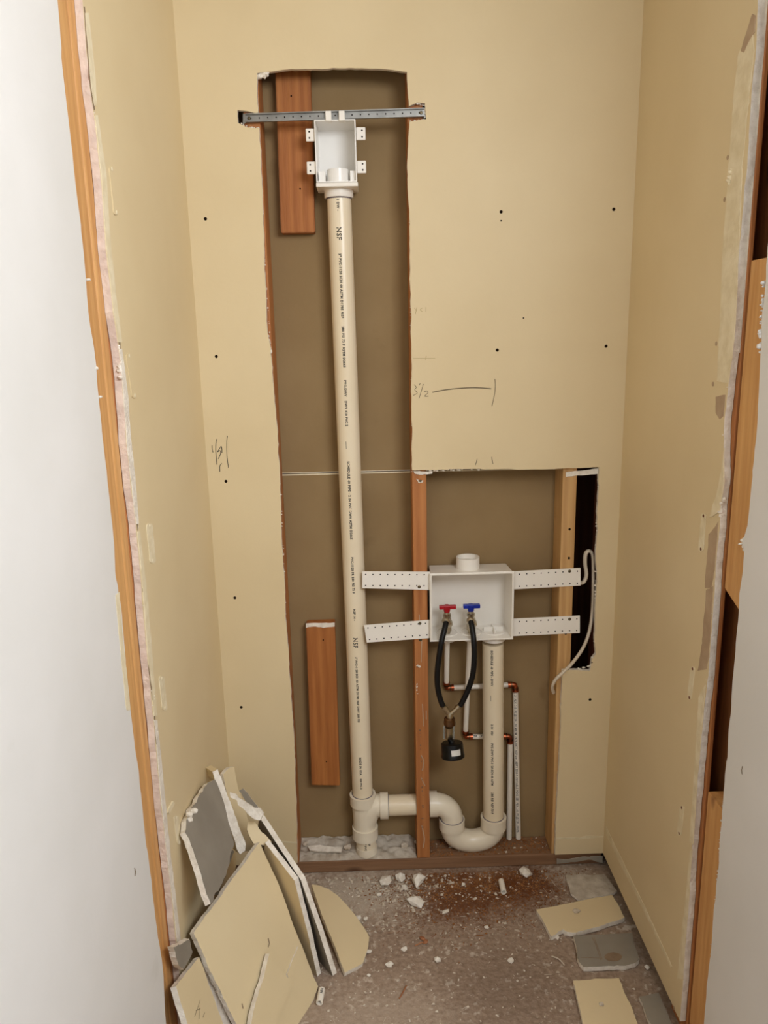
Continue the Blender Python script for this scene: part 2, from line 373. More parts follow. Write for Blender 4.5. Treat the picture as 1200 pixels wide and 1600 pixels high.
o = box('block', (XR + T + .003, -.73, z2), (XR + T + .04, -.5905, z1), 'wood_jamb', bk, .003)
for v in o.data.vertices:
    if v.co.z < (z1 + z2) / 2: v.co.z += (-.5905 - v.co.y) * -.35 + 0.02
bk2 = box('jamb_block', (XR + T + .003, -.73, ZF + .001), (XR + T + .04, -.5905, z3), 'wood_jamb', None, .003)
tag(bk2, 'golden wooden block standing on the floor on the right, lower of two', 'wood block')
st2 = box('wall_stud', (XR + T + .052, -.80, ZF + .001), (XR + T + .09, -.44, ZC - .001), 'wood_stud', None, .003)
tag(st2, 'dark red-brown stud deep in the open gap between the two golden blocks', 'stud')
# loose wood blocks screwed to the back sheet
def block(px, label, y0=.064):
    q = [at(a, b, 'y', y0) for a, b in px]
    vs = q + [p + Vector((0, .0372, 0)) for p in q]
    bm = bmesh.new(); bv = [bm.verts.new(v) for v in vs]
    for f in ([0, 1, 2, 3], [7, 6, 5, 4], [0, 4, 5, 1], [1, 5, 6, 2], [2, 6, 7, 3], [3, 7, 4, 0]): bm.faces.new([bv[k] for k in f])
    bmesh.ops.bevel(bm, geom=bm.edges[:], offset=.002, segments=2, affect='EDGES')
    root = empty('wood_block', (q[2].x, .0826, q[2].z), label, 'wood block')
    finish(bm, 'block', 'wood_block', root)
    return root, q
r1, q1 = block([(429, 88), (484, 88), (492, 363), (439, 364)], 'orange-brown wood block behind the white vent box at the top')
r2, q2 = block([(478, 976), (523, 974), (531, 1228), (487, 1227)], 'reddish-brown wood block left of the tall pipe near the bottom')
prism('paint_drip', rag([at(a, b, 'y', .0632) for a, b in [(478, 974), (523, 973), (523, 979), (505, 981), (490, 979), (478, 981)]], .006, .0008, 4), (0, .0006, 0), ('gypsum',) * 3, r2)
for rr, (a, b) in ((r1, (469, 295)), (r1, (455, 150)), (r2, (505, 1000)), (r2, (510, 1190))):
    p = at(a, b, 'y', .0637); lathe('screw_head', p, (0, -1, 0), [(0, .0022), (.0006, .002), (.0007, 0)], 'dark_hole', rr, 10)
# ------------------------------------------------------------------ drain piping
YP = .0505; RP = .0302
def P(px, py, y=YP): return at(px, py, 'y', y)
dp = empty('drain_piping', P(572, 1335), 'tall white plastic vent pipe with tee, trap and standpipe', 'pipe')
vt, vb = P(529, 292), P(567, 1250)
tube('vent_pipe', [vt, vb], RP, 'pvc', dp, 40)
ax = (vb - vt).normalized()
# sanitary tee
tb = P(571, 1305); tc_ = P(568, 1256)
tee = tube('tee_fitting', [vb - ax * .012, tb + ax * .0], RP + .0035, 'pvc_fitting', dp, 40)
ring('hub', vb - ax * .022, ax, RP + .0006, RP + .0085, .032, 'pvc_fitting', tee)
ring('hub', tb - ax * .032, ax, RP + .0006, RP + .0085, .036, 'pvc_fitting', tee)
ring('solvent_ring', vb - ax * .0236, ax, RP + .0002, RP + .0016, .0018, 'solvent_line', tee)
aL, aR = P(600, 1258), P(690, 1258)
aR.z = aL.z = (aL.z + aR.z) / 2 + .002
# curved branch of the tee sweeping down into the run
bx = vb.x
tube('branch', smoothpath([aL + Vector((.004, 0, 0)), aL + Vector((-.028, 0, 0)), Vector((bx + .018, YP, aL.z - .018)), Vector((bx + .004, YP, aL.z - .055))], 8), RP + .003, 'pvc_fitting', tee, 32)
ring('hub', aL + Vector((-.012, 0, 0)), (1, 0, 0), RP + .0006, RP + .0085, .024, 'pvc_fitting', tee)
ring('solvent_ring', aL + Vector((.0125, 0, 0)), (1, 0, 0), RP + .0002, RP + .0016, .0018, 'solvent_line', tee)
sb_ = at(573.5, 1332, 'z', ZF + .0385); sb_.y = max(.034, sb_.y)
stub = tube('pipe_stub', [tb - ax * .004, sb_], RP, 'pvc', dp, 40)
ring('cap_seam', sb_ - (sb_ - tb).normalized() * .0245, sb_ - tb, RP - .0004, RP + .0014, .022, 'pvc_fitting', stub)
tube('trap_arm', [aL, aR], RP, 'pvc', dp, 40)
# elbow and U trap
e0, u0, u1 = P(690, 1257), P(706, 1272), P(771, 1278)
e0.z = aR.z
cx = u0.x; rE = .052
el = [Vector((cx - rE - .010, YP, e0.z))] + [Vector((cx - rE + rE * math.sin(t), YP, e0.z - rE + rE * math.cos(t))) for t in [i * math.pi / 20 for i in range(11)]] + [Vector((cx, YP, e0.z - rE - .012))]
elb = tube('trap_elbow', el, RP + .003, 'pvc_fitting', dp, 36)
ring('hub', Vector((max(.1505, el[0].x - .006), YP, e0.z)), (1, 0, 0), RP + .0006, RP + .0075, .024, 'pvc_fitting', elb)
zt = e0.z - rE - .004
xu0, xu1 = cx, u1.x; rU = (xu1 - xu0) / 2; zu = zt - .03
ut = [Vector((xu0, YP, zt + .002))] + [Vector((xu0 + rU - rU * math.cos(t), YP, zu - rU * .68 * math.sin(t))) for t in [i * math.pi / 24 for i in range(25)]] + [Vector((xu1, YP, u1.z))]
trap = tube('trap_bend', ut, RP + .003, 'pvc_fitting', dp, 36)
ring('hub', Vector((xu0, YP, zt - .026)), (0, 0, 1), RP + .0006, RP + .0085, .03, 'pvc_fitting', trap)
ring('hub', Vector((xu1, YP, u1.z - .03)), (0, 0, 1), RP + .0006, RP + .0085, .036, 'pvc_fitting', trap)
ring('solvent_ring', Vector((xu0, YP, zt + .0042)), (0, 0, 1), RP + .003, RP + .0046, .0018, 'solvent_line', trap)
ring('solvent_ring', Vector((xu1, YP, u1.z + .006)), (0, 0, 1), RP + .0002, RP + .0016, .0018, 'solvent_line', trap)
s0, s1 = P(770, 1004), Vector((xu1, YP, u1.z - .01)); s0.x = (s0.x * 1 + .338) / 2
sp = tube('standpipe', [s0, s1], RP, 'pvc', dp, 40)
# bore the stud for the trap arm
cut = tube('cutter', [Vector((.08, YP, aR.z)), Vector((.18, YP, aR.z))], RP + .0052, 'wood_stud', None, 32)
boolean_cut(ms, cut)
# print along the pipes
def text_on_pipe(p0, p1, items, rad, parent, bold=.00035):
    """items: (distance from p0, text, height, angle offset); read along the pipe"""
    axs = (p1 - p0).normalized(); fr = (CAM - (p0 + p1) / 2); fr = (fr - axs * fr.dot(axs)).normalized(); sd = axs.cross(fr)
    for u0, s, hgt, ang in items:
        bm = bmesh.new()
        c = bpy.data.curves.new('t', 'FONT'); c.body = s; c.size = hgt; c.resolution_u = 2; c.space_character = 1.12; c.offset = bold
        ob = bpy.data.objects.new('t', c); COL.objects.link(ob)
        dg = bpy.context.evaluated_depsgraph_get(); me = bpy.data.meshes.new_from_object(ob.evaluated_get(dg))
        bpy.data.objects.remove(ob)
        vs = []
        for v in me.vertices:
            th = ang + (v.co.y - hgt * .35) / rad
            vs.append(bm.verts.new(p0 + axs * (u0 + v.co.x) + (fr * math.cos(th) - sd * math.sin(th)) * (rad + .0004)))
        for p in me.polygons:
            try: bm.faces.new([vs[k] for k in p.vertices])
            except ValueError: pass
        bpy.data.meshes.remove(me)
        finish(bm, 'printed_text', 'ink', parent)
def dist(p0, px, py): return (P(px, py) - p0).length
O = -.1
text_on_pipe(vt, vb, [
    (dist(vt, 530, 306), '40 1 DW -', .008, O), (dist(vt, 530, 357), 'NSF', .017, O),
    (dist(vt, 532, 398), '2" PVC-1120 SCH 40 ASTM D1785 NSF', .0085, O), (dist(vt, 538, 510), '280 PSI 73 F ASTM D2665', .0085, O), (dist(vt, 541, 593), 'PVC-DWV', .0085, O),
    (dist(vt, 541, 625), 'DWV 020 PVC 2', .0085, O),
    (dist(vt, 542, 688), '____', .0085, O), (dist(vt, 544, 718), 'SCHEDULE 40 PIPE - 2 IN PVC DWV ASTM D2665', .009, O),
    (dist(vt, 549, 866), 'PVC-1120 PR 280 PSI 73 F', .0085, O), (dist(vt, 551, 946), 'NSF 14 -', .0085, O), (dist(vt, 553, 990), 'NSF', .017, O),
    (dist(vt, 556, 1020), '2" PVC-1120 SCH 40 ASTM D1785 NSF DWV 280 PSI', .008, O), (dist(vt, 563, 1175), 'MADE IN USA', .0085, O), (dist(vt, 565, 1208), '020 PVC 2', .007, O)], RP, dp)
text_on_pipe(s0, s1, [(.012, 'SCHEDULE 40 PIPE - DWV', .0085, O), (.15, '____', .008, O), (.24, '2 IN', .008, O), (.262, '020', .008, O), (.3, 'PVC-DWV', .0085, O), (.345, 'PVC-1120 SCH 40 ASTM', .008, O), (.46, '280 PSI NSF 73 F', .009, O)], RP, dp)
text_on_pipe(tb, sb_, [(.006, '2" PVC', .008, O), (.004, 'NSF', .008, -O * 3)], RP, dp)
# ------------------------------------------------------------------ vent box at the top
vbx = empty('vent_box', P(527, 288, .02), 'white plastic vent box with mounting ears on top of the tall pipe', 'vent box')
def openbox(name, TL, BR, y0, y1, th, m, parent, bev=.0015, taper=0):
    """open-front tray: back, four sides and a small rim, one moulded body"""
    x0, x1, z0_, z1_ = TL[0], BR[0], BR[1], TL[1]
    bm = bmesh.new()
    def quad(*p): bm.faces.new([bm.verts.new(v) for v in p])
    def rect(i, y): return [Vector((x0 + i, y, z0_ + i)), Vector((x1 - i, y, z0_ + i)), Vector((x1 - i, y, z1_ - i)), Vector((x0 + i, y, z1_ - i))]
    rings = [rect(taper, y1), rect(0, y0), rect(th, y0), rect(th + taper, y1 - th)]
    vv = [[bm.verts.new(p) for p in r] for r in rings]
    bm.faces.new(vv[0]); bm.faces.new(vv[3])
    for a, b in zip(vv, vv[1:]):
        for k in range(4): bm.faces.new([a[k], a[(k + 1) % 4], b[(k + 1) % 4], b[k]])
    bmesh.ops.recalc_face_normals(bm, faces=bm.faces)
    bmesh.ops.bevel(bm, geom=[e for e in bm.edges], offset=bev, segments=2, affect='EDGES')
    return finish(bm, name, m, parent)
tl, br = at(490.5, 187, 'y', -.004), at(558, 284, 'y', -.004)
openbox('box_body', (tl.x, tl.z), (br.x, br.z), -.004, .085, .0028, 'box_inside', vbx, .0009, .002)
fl = at(559, 291, 'y', -.004)
box('bottom_flange', (tl.x - .001, -.0045, fl.z), (br.x + .002, .082, br.z - .0005), 'white_plastic', vbx, .0015)
cx_ = (vt.x)
lathe('outlet_collar', Vector((cx_, YP - .018, br.z + .034)), (0, 0, -1), [(0, 0), (0, .027), (.03, .027), (.03, .0)], 'box_inside', vbx, 32)
for s in (-1, 1):
    box('gusset', (cx_ + s * .03, .01, br.z + .003), (cx_ + s * .047, .06, br.z + .028), 'box_inside', vbx, .001)
nk = lathe('neck', Vector((vt.x, YP, fl.z + .0)), (0, 0, -1), [(-.004, RP + .006), (.016, RP + .006), (.018, RP + .005), (.018, RP + .0008), (-.004, RP + .0008), (-.004, RP + .006)], 'white_plastic', vbx, 40)
ring('solvent_ring', Vector((vt.x, YP, fl.z - .0205)), (0, 0, 1), RP + .0002, RP + .0018, .002, 'solvent_line', vbx)
for (a, b) in ((484, 211), (565, 209), (485.5, 262.5), (566, 261)):
    c = at(a, b, 'y', .006); s = -1 if a < 520 else 1
    x_in = tl.x - .0005 if s < 0 else br.x + .0005
    bm = bmesh.new(); bbox(bm, (min(x_in, c.x + s * .0095), .004, c.z - .0145), (max(x_in, c.x + s * .0095), .008, c.z + .0145), .002)
    ear = finish(bm, 'mounting_ear', 'white_plastic', vbx)
    for dz in (-.007, .007):
        lathe('screw_slot', Vector((c.x + s * .001, .0039, c.z + dz)), (0, -1, 0), [(0, .0021), (.0004, .002), (.0005, 0)], 'dark_hole', ear, 10)
for a in (513, 534):
    c = at(a, 180, 'y', -.006)
    box('rail_clip', (c.x - .007, -.008, tl.z - .004), (c.x + .007, .016, tl.z + .018), 'white_plastic', vbx, .0012)
# perforated hanger rail
hr = empty('hanger_rail', at(520, 183, 'y', .004), 'perforated grey metal rail crossing the top of the cut-out', 'metal rail')
pa, pb = at(384, 185, 'y', .004), at(663, 176, 'y', .004)
def barpts(y0, y1, up, dn):
    d = (pb - pa).normalized(); nz = Vector((-d.z, 0, d.x))
    return [pa + nz * up, pb + nz * up, pb - nz * dn, pa - nz * dn]
bq = barpts(.003, 0, .0095, .0095)
prism('rail', bq, (0, .0016, 0), ('galvanised',) * 3, hr)
d = (pb - pa).normalized(); nz = Vector((-d.z, 0, d.x))
for s in (1, -1):
    prism('rail_lip', [pa + nz * s * .0095, pb + nz * s * .0095, pb + nz * s * .007, pa + nz * s * .007], (0, -.006, 0), ('galvanised',) * 3, hr)
bm = bmesh.new(); Lr = (pb - pa).length
for k in range(21):
    c = pa + d * (.012 + k * (Lr - .024) / 20)
    r = bmesh.ops.create_cone(bm, cap_ends=True, segments=10, radius1=.0017, radius2=.0017, depth=.001, matrix=Matrix.Translation(c + Vector((0, -.0002, 0))) @ Matrix.Rotation(math.pi / 2, 4, 'X'))
tag(finish(bm, 'rail_holes', 'dark_hole', hr), kind='stuff')
for c, s in ((pa, -1), (pb, 1)):
    q = [c + nz * .0095, c - nz * .0095, c - nz * .0115 + d * s * .008 + Vector((0, 0, -.002)), c + nz * .011 + d * s * .006]
    e = prism('rail_end_tab', q, (0, .0016, 0), ('galvanised',) * 3, hr)
    lathe('screw_head', c - d * s * .008 + Vector((0, -.001, 0)), (0, -1, 0), [(0, .004), (.0012, .0034), (.0018, 0)], 'screw_steel', hr, 14)
# ------------------------------------------------------------------ washer outlet box
ob = empty('outlet_box', at(738, 1000, 'y', .03), 'white washing machine outlet box with red and blue valves', 'outlet box')
tl, br = at(672.5, 898, 'y', -.006), at(801, 999, 'y', -.006)
y0, y1 = -.006, .094
body = openbox('box_body', (tl.x, tl.z), (br.x, br.z), y0, y1, .0035, 'white_plastic', ob, .001, .004)
ring('top_collar', Vector(((tl.x + br.x) / 2 - .004, .055, tl.z - .004)), (0, 0, 1), .0285, .0325, .034, 'white_plastic', ob, 36)
lathe('collar_plug', Vector(((tl.x + br.x) / 2 - .004, .055, tl.z - .003)), (0, 0, 1), [(0, .0285), (.02, .0285), (.021, 0)], 'white_plastic', ob, 32)
# outer flange lines on the rim
for a, b in (((tl.x - .0022, y0 + .003, br.z - .002), (tl.x + .0012, y0 + .0075, tl.z + .0022)), ((br.x - .0012, y0 + .003, br.z - .002), (br.x + .0022, y0 + .0075, tl.z + .0022)),
             ((tl.x, y0 + .003, tl.z - .0012), (br.x, y0 + .0075, tl.z + .0022)), ((tl.x, y0 + .003, br.z - .002), (br.x, y0 + .0075, br.z + .0012))):
    box('rim', a, b, 'white_plastic', ob, .0008)
# bottom sockets
xv = [P(698, 985, .045).x, P(735.5, 985, .045).x, s0.x]
zb = br.z
for k, x in enumerate(xv):
    yy = .045 if k < 2 else YP - .004
    rr = .031 if k < 2 else .033
    lathe('bottom_socket', Vector((x, yy, zb + .006)), (0, 0, -1), [(0, 0), (0, rr - .002), (.004, rr + .001), (.012, rr), (.022, rr - .006), (.024, 0)] if k < 2 else [(0, 0), (0, rr + .001), (.014, rr + .001), (.026, rr), (.026, .0)], 'white_plastic', ob, 36)
    rg = ring('socket_rim', Vector((x, yy, zb + .0045)), (0, 0, 1), rr - .003, rr, .0035, 'white_plastic', ob, 36)
# pressure-test plug in the drain socket: rim with a cross of ribs
for a in (0, 1):
    c = Vector((xv[2], YP - .004, zb + .006))
    e = Vector((.028, .0015, .0)) if a == 0 else Vector((.0015, .028, 0))
    box('plug_rib', c - e, c + e + Vector((0, 0, .012)), 'white_plastic', ob, .0006)
def bracket(px, label_dots, bolts, edge):
    q = [at(a, b, 'y', .0095) for a, b in px]
    o = prism('mounting_bracket', q, (0, .0025, 0), ('white_plastic',) * 3, ob)
    bmh = bmesh.new()
    u, v = q[1] - q[0], q[3] - q[0]
    for k in range(9):
        f = .05 + k * .108 if edge == 0 else .1 + k * .107
        for g in (.17, .84):
            c = q[0] + u * f + v * g
            bmesh.ops.create_cone(bmh, cap_ends=True, segments=8, radius1=.0019, radius2=.0019, depth=.0008, matrix=Matrix.Translation(c + Vector((0, -.0002, 0))) @ Matrix.Rotation(math.pi / 2, 4, 'X'))
    tag(finish(bmh, 'nail_holes', 'dark_hole', o), kind='stuff')
    for a, b in bolts:
        lathe('screw_head', at(a, b, 'y', .0094), (0, -1, 0), [(0, .0045), (.001, .004), (.0022, .0015), (.0022, 0)], 'screw_steel', o, 14)
bracket([(566, 893), (672, 893.5), (672, 922), (566, 919)], 9, [(655, 917)], 0)
bracket([(569, 977), (673, 968.5), (673, 997), (573, 1004)], 9, [(656, 974)], 0)
bracket([(801, 893), (907, 887.5), (907, 915), (801, 921)], 9, [(890, 892.5)], 1)
bracket([(801, 967), (906, 962), (906, 989), (801, 994)], 9, [(890, 967.5)], 1)
# valves
for k, (hx, hy, col) in enumerate(((699, 952, 'red_plastic'), (736.5, 950.5, 'blue_plastic'))):
    yv = .038
    c = P(hx, hy, yv - .01)
    vx = xv[k]
    vz = P(hx, 968, yv).z
    vl = lathe('valve_body', Vector((vx, yv, zb + .002)), (0, 0, 1), [(0, 0), (0, .0095), (.012, .0095), (.013, .013), (.028, .013), (.03, .011), (.046, .011), (.05, .006), (.05, 0)], 'nickel', ob, 18)
    lathe('valve_outlet', Vector((vx, yv - .006, vz + .004)), (0, -.86, -.5), [(0, 0), (0, .0115), (.008, .0115), (.009, .0135), (.022, .0135), (.024, .010), (.026, 0)], 'nickel', vl, 8)
    lathe('valve_bonnet', Vector((c.x - .001, yv - .006, c.z - .026)), (0, -.1, 1), [(0, 0), (0, .0095), (.003, .0115), (.011, .0115), (.012, .0085), (.018, .0075), (.018, 0)], 'nickel', vl, 12)
    lathe('hose_coupling', at((697.5, 735)[k], (968, 967)[k], 'y', .020), at((694, 738.5)[k], (985, 985)[k], 'y', -.008) - at((697.5, 735)[k], (968, 967)[k], 'y', .020), [(0, 0), (0, .0115), (.006, .0125), (.010, .0115), (.012, .009), (.012, 0)], 'nickel', vl, 16)
    hd = lathe('handle', Vector((c.x - .001, yv - .006, c.z - .012)), (0, -.15, 1), [(0, 0), (0, .0065), (.004, .0085), (.018, .0105), (.0225, .0098), (.0225, .005), (.018, .004), (.018, 0)], col, vl, 20)
    bm = bmesh.new(); bbox(bm, (c.x - .0225, yv - .0145, c.z + .0005), (c.x + .0245, yv - .0015, c.z + .0115), .0016)
    finish(bm, 'handle_wing', col, hd)
# ------------------------------------------------------------------ supply lines
def supply(name, label, pts, crimps, printed):
    root = empty(name, pts[-1], label, 'pipe')
    for i, (a, b) in enumerate(zip(pts, pts[1:])):
        d = (b - a).normalized()
        s = a + d * (.016 if i else 0); e = b - d * (.016 if i < len(pts) - 2 else 0)
        seg = tube('tube', [s, e], .0082 if i == 2 else .0076, 'pex', root, 18)
        if printed and i == len(pts) - 2:
            n = int((e - s).length / .115)
            text_on_pipe(s, e, [(.006 + k * .115, ('1/2" PEX 160 PSI@73F 100 PSI', 'ASTM F876/F877 NSF-pw 180F', 'CTS SDR-9 POTABLE PEX5106')[k % 3], .0088, -.1) for k in range(n)], .0082, seg, .0001)
        if printed is False and i == 1:
            text_on_pipe(s, s + d * .05, [(.004, 'PEX 1/2"', .008, .25)], .0076, seg)
    for i in range(1, len(pts) - 1):
        a, b, c = pts[i - 1], pts[i], pts[i + 1]; u = (a - b).normalized(); v = (c - b).normalized()
        el = tube('elbow_fitting', smoothpath([b + u * .016, b + u * .006, b + (u + v) * .0015, b + v * .006, b + v * .016], 4), .0072, 'copper', root, 14)
        for w in (u, v):
            ring('crimp_ring', b + w * .0145, w, .0078, .0099, .0075, 'copper', el, 18)
            ring('collar', b + w * .0095, w, .0068, .0092, .003, 'brass_dark', el, 18)
Y1, Y2 = .062, .05
hA = [Vector((xv[0] + .002, .05, zb - .016)), P(697.5, 1075, .07), P(805, 1069, .07), P(809, 1327, .066)]
hA[3].z = ZF + .039
hB = [Vector((xv[1] - .002, .046, zb - .016)), P(727, 1151, .084), P(797, 1150, .084), P(795.5, 1330, .084)]
hB[3] = Vector((hB[3].x - .0, .075, ZF + .039)); hA[3].y = .075
# keep tubes behind the standpipe
for h in (hA, hB):
    h[1].y = h[2].y = .0975 - .0085
hA[1] = P(697.5, 1075, .089); hA[2] = P(805, 1069.5, .089); hB[1] = P(727, 1151, .089); hB[2] = P(797, 1150.5, .089)
hA[3] = Vector((P(809.5, 1322, .0905).x, .0905, ZF + .0385)); hB[3] = Vector((P(795, 1325, .0905).x, .0905, ZF + .0385))
supply('supply_pipe', 'white plastic water pipe, printed all along, running down at the far right of the trap', hA, 0, True)
supply('supply_pipe', 'white plastic water pipe without print beside the standpipe, inner of two', hB, 0, False)
# ------------------------------------------------------------------ hose pair with gauge
hs = empty('test_hose', at(704, 1185, 'y', -.03), 'two black hoses joined to a hanging round black pressure gauge', 'hose')
vz0 = P(699, 970, .018)
def hose(px):
    pts = [at(a, b, 'y', y) for a, b, y in px]
    return tube('hose', smoothpath(pts, 7), .0078, 'rubber', hs, 18)
hose([(697.5, 970, .014), (695, 982, -.004), (690, 1002, -.02), (685.5, 1030, -.025), (683, 1056, -.026), (684.5, 1078, -.026), (688.5, 1094, -.026), (692, 1103, -.026)])
hose([(735, 968, .014), (738, 982, -.004), (740.5, 1003, -.02), (741, 1030, -.025), (738.5, 1055, -.026), (732, 1076, -.026), (724.5, 1093, -.026), (719, 1103, -.026)])
def hp(a, b, y=-.026): return at(a, b, 'y', y)
yc = hp(703, 1117)
for a, b in ((691.5, 1101), (719.5, 1101)):
    p = hp(a, b); dd = yc - p; ln = dd.length
    lathe('hose_barb', p, dd, [(-.004, .0062), (.006, .0062), (.0065, .0082), (.013, .0082), (.0135, .0064), (.02, .0064), (ln, .0068), (ln + .001, 0)], 'nickel', hs, 16)
lathe('wye_body', hp(703, 1113), (0, 0, -1), [(0, 0), (0, .006), (.006, .0085), (.014, .0095), (.02, .0095), (.021, 0)], 'nickel', hs, 18)
nutp = hp(702.5, 1121)
lathe('swivel_nut', nutp, (0, 0, -1), [(0, 0), (0, .012), (.003, .0155), (.012, .0155), (.014, .0165), (.021, .0165), (.023, .013), (.023, 0)], 'brass_dark', hs, 24)
lathe('drain_cylinder', hp(701.5, 1136), (0, 0, -1), [(0, 0), (0, .0115), (.028, .0115), (.034, .0095), (.036, .0)], 'nickel', hs, 20)
bm = bmesh.new(); c = hp(694, 1145, -.034); bbox(bm, c + Vector((-.003, 0, -.02)), c + Vector((.003, .002, .02)), .0008); finish(bm, 'clear_sleeve', 'clear_plastic', hs)
bm = bmesh.new(); c = hp(709, 1145, -.034); bbox(bm, c + Vector((-.0025, 0, -.02)), c + Vector((.0025, .002, .02)), .0008); finish(bm, 'clear_sleeve', 'clear_plastic', hs)
gs = hp(702, 1153, -.028); gc = hp(706, 1160, -.03)
tube('gauge_stem', [gs + Vector((0, 0, .012)), gs, gc], [.0055, .006, .009], 'gauge_black', hs, 16)
gax = Vector((.06, -.22, -1)).normalized()
gtop = hp(706, 1160, -.03)
gb = lathe('gauge', gtop, gax, [(-.001, 0), (0, .028), (.002, .0305), (.004, .031), (.03, .0315), (.0335, .033), (.041, .033), (.043, .031), (.043, .027), (.040, .0265), (.040, 0)], 'gauge_black', hs, 40)
# label wrapped on the drum
bm = bmesh.new(); u = (CAM - gtop); u = (u - gax * u.dot(gax)).normalized(); sd = u.cross(gax)
if sd.x < 0: sd = -sd
prev = None
for i in range(11):
    th = -.12 + i * .085
    dr = u * math.cos(th) + sd * math.sin(th)
    cur = [bm.verts.new(gtop + gax * dz + dr * .0322) for dz in (.013, .0295)]
    if prev: bm.faces.new([prev[0], prev[1], cur[1], cur[0]])
    prev = cur
finish(bm, 'gauge_label', 'label_white', gb)
text_bm = bmesh.new()
# ------------------------------------------------------------------ cable in the gap
cp = [(899, 905, .03), (905, 910, .03), (912, 909, .028), (916, 898, .028), (914, 880, .03), (915, 866, .03), (920, 861, .032), (926, 868, .035), (927, 900, .035), (926, 950, .03), (921, 985, .022), (911, 1012, .012), (895, 1035, .004), (880, 1050, -.006), (868, 1062, -.0045), (863, 1073, .006), (865, 1082, .02)]
cb = empty('cable', at(865, 1082, 'y', .02), 'cream electrical cable looping out of the narrow gap beside the outlet box', 'cable')
tube('sheath', smoothpath([at(a, b, 'y', y) for a, b, y in cp], 7), .0058, 'cable', cb, 14, flat=.8)
cp2 = at(865, 1082, 'y', .02)
lathe('cut_end', cp2, (at(865.5, 1085, 'y', .021) - cp2), [(0, 0), (0, .003), (.004, .0026), (.004, 0)], 'copper', cb, 10)
# ------------------------------------------------------------------ marks on the walls (children of the walls)
def hole_dots(px, wall, ax, v, nrm, r=.0026):
    for i, (a, b) in enumerate(px):
        lathe('screw_hole', at(a, b, ax, v), nrm, [(0, r * 1.15), (.0004, r), (.0005, 0)], 'dark_hole', wall, 10)
hole_dots([(321, 342), (338, 557), (353, 752), (367, 934), (377, 1105), (783, 331), (777, 547), (959, 327), (947, 541), (922, 1093)], wb, 'y', -.0001, (0, -1, 0), .0036)
hole_dots([(818, 497), (925, 1035), (783, 345)], wb, 'y', -.0001, (0, -1, 0), .0018)
strokes('pen_mark', [[(331.3, 696), (331.5, 702), (333, 707)], [(338.7, 686), (337.3, 694), (337.2, 705), (338.2, 716), (339, 726)], [(355.3, 681), (354.3, 690), (354.3, 705), (355, 717), (357, 731)],
                     [(345.5, 697), (343, 701), (340, 706), (344, 704), (344.6, 709), (341, 717)], [(345.5, 697), (346.7, 701), (346.8, 708)], [(346.5, 724), (343.6, 728), (343.6, 737)]], -.0005, .0016, 'ink', wb)
strokes('pen_mark', [[(745.5, 717), (744.5, 722), (742.5, 727)], [(768.3, 714), (769, 719), (770.3, 725)]], -.0005, .0014, 'ink', wb)
strokes('pencil_mark', [[(647, 601), (650.5, 605), (648, 609), (652, 614), (645.5, 618)], [(656.5, 599), (655, 602)], [(661.5, 600), (658, 612), (654.5, 623)], [(662.5, 612), (667.5, 611), (668.5, 614), (663.5, 619), (669.5, 619)]], -.0005, .0014, 'pencil', wb)
strokes('pencil_mark', [[(773, 592), (774, 602), (772.5, 617), (768.5, 635)]], -.0005, .0016, 'pencil', wb)
strokes('pencil_line', [[(675.5, 613), (700, 608.5), (730, 606), (750, 606), (767.5, 607.5)]], -.0005, .0028, 'ink_faint', wb)
strokes('faint_lettering', [[(647.5, 481), (650, 485)], [(651.5, 480), (649, 491)], [(660, 481), (656.5, 484), (660, 487)], [(665.5, 480), (665.5, 487)], [(646, 560), (680, 560)], [(666, 556), (665, 563)]], -.0004, .0014, 'ink_pale', wb)
# caulk lines left by the removed baseboard
zk = at(905, 1308, 'y', 0).z
prism('caulk_line', rag([at(a, b, 'y', -.0008) for a, b in [(868, 1309), (905, 1309), (915, 1306), (943, 1306), (943, 1308), (905, 1311.5), (868, 1311)]], .012, .0006, 5), (0, .0007, 0), ('spackle',) * 3, wb)
prism('caulk_line', [at(a, b, 'y', -.0008) for a, b in [(440, 1314), (464, 1316), (464, 1318), (440, 1316)]], (0, .0007, 0), ('spackle',) * 3, wb)
prism('torn_edge', rag([at(a, b, 'y', -.0012) for a, b in [(870, 1350), (880, 1349), (905, 1346), (920, 1343), (942, 1349), (942, 1338), (905, 1340), (880, 1343), (870, 1342)]], .01, .0014, 6), (0, .001, 0), ('grey_paper', 'gypsum', 'gypsum'), wb)
# fluffy torn gypsum along the cut-out
def chips(name, px, y, r, m, parent, seed, n=26, ax='y'):
    g = random.Random(seed); bm = bmesh.new()
    pts = [at(a, b, ax, y) for a, b in px]
    seglen = [(b - a).length for a, b in zip(pts, pts[1:])]; tot = sum(seglen)
    for i in range(n):
        t = g.random() * tot; k = 0
        while t > seglen[k]: t -= seglen[k]; k += 1
        p = pts[k].lerp(pts[k + 1], t / seglen[k]); s = r * g.uniform(.4, 1.3)
        bmesh.ops.create_icosphere(bm, subdivisions=1, radius=s, matrix=Matrix.Translation(p + Vector((g.uniform(-1, 1), g.uniform(-.5, .5), g.uniform(-1, 1))) * r * .5) @ Matrix.Rotation(g.random() * 3, 4, 'X') @ Matrix.Diagonal((g.uniform(.6, 1.6), g.uniform(.5, 1), g.uniform(.4, 1.2), 1)))
    return tag(finish(bm, name, m, parent), kind='stuff')
chips('torn_gypsum', [(404, 118), (410, 119), (420, 114)], .006, .006, 'gypsum', wb, 1, 14)
chips('torn_gypsum', [(417, 520), (421, 545), (424, 552)], .004, .0035, 'gypsum', wb, 2, 18)
chips('torn_gypsum', [(644, 736), (680, 735), (760, 733)], .006, .0028, 'gypsum', wb, 3, 34)
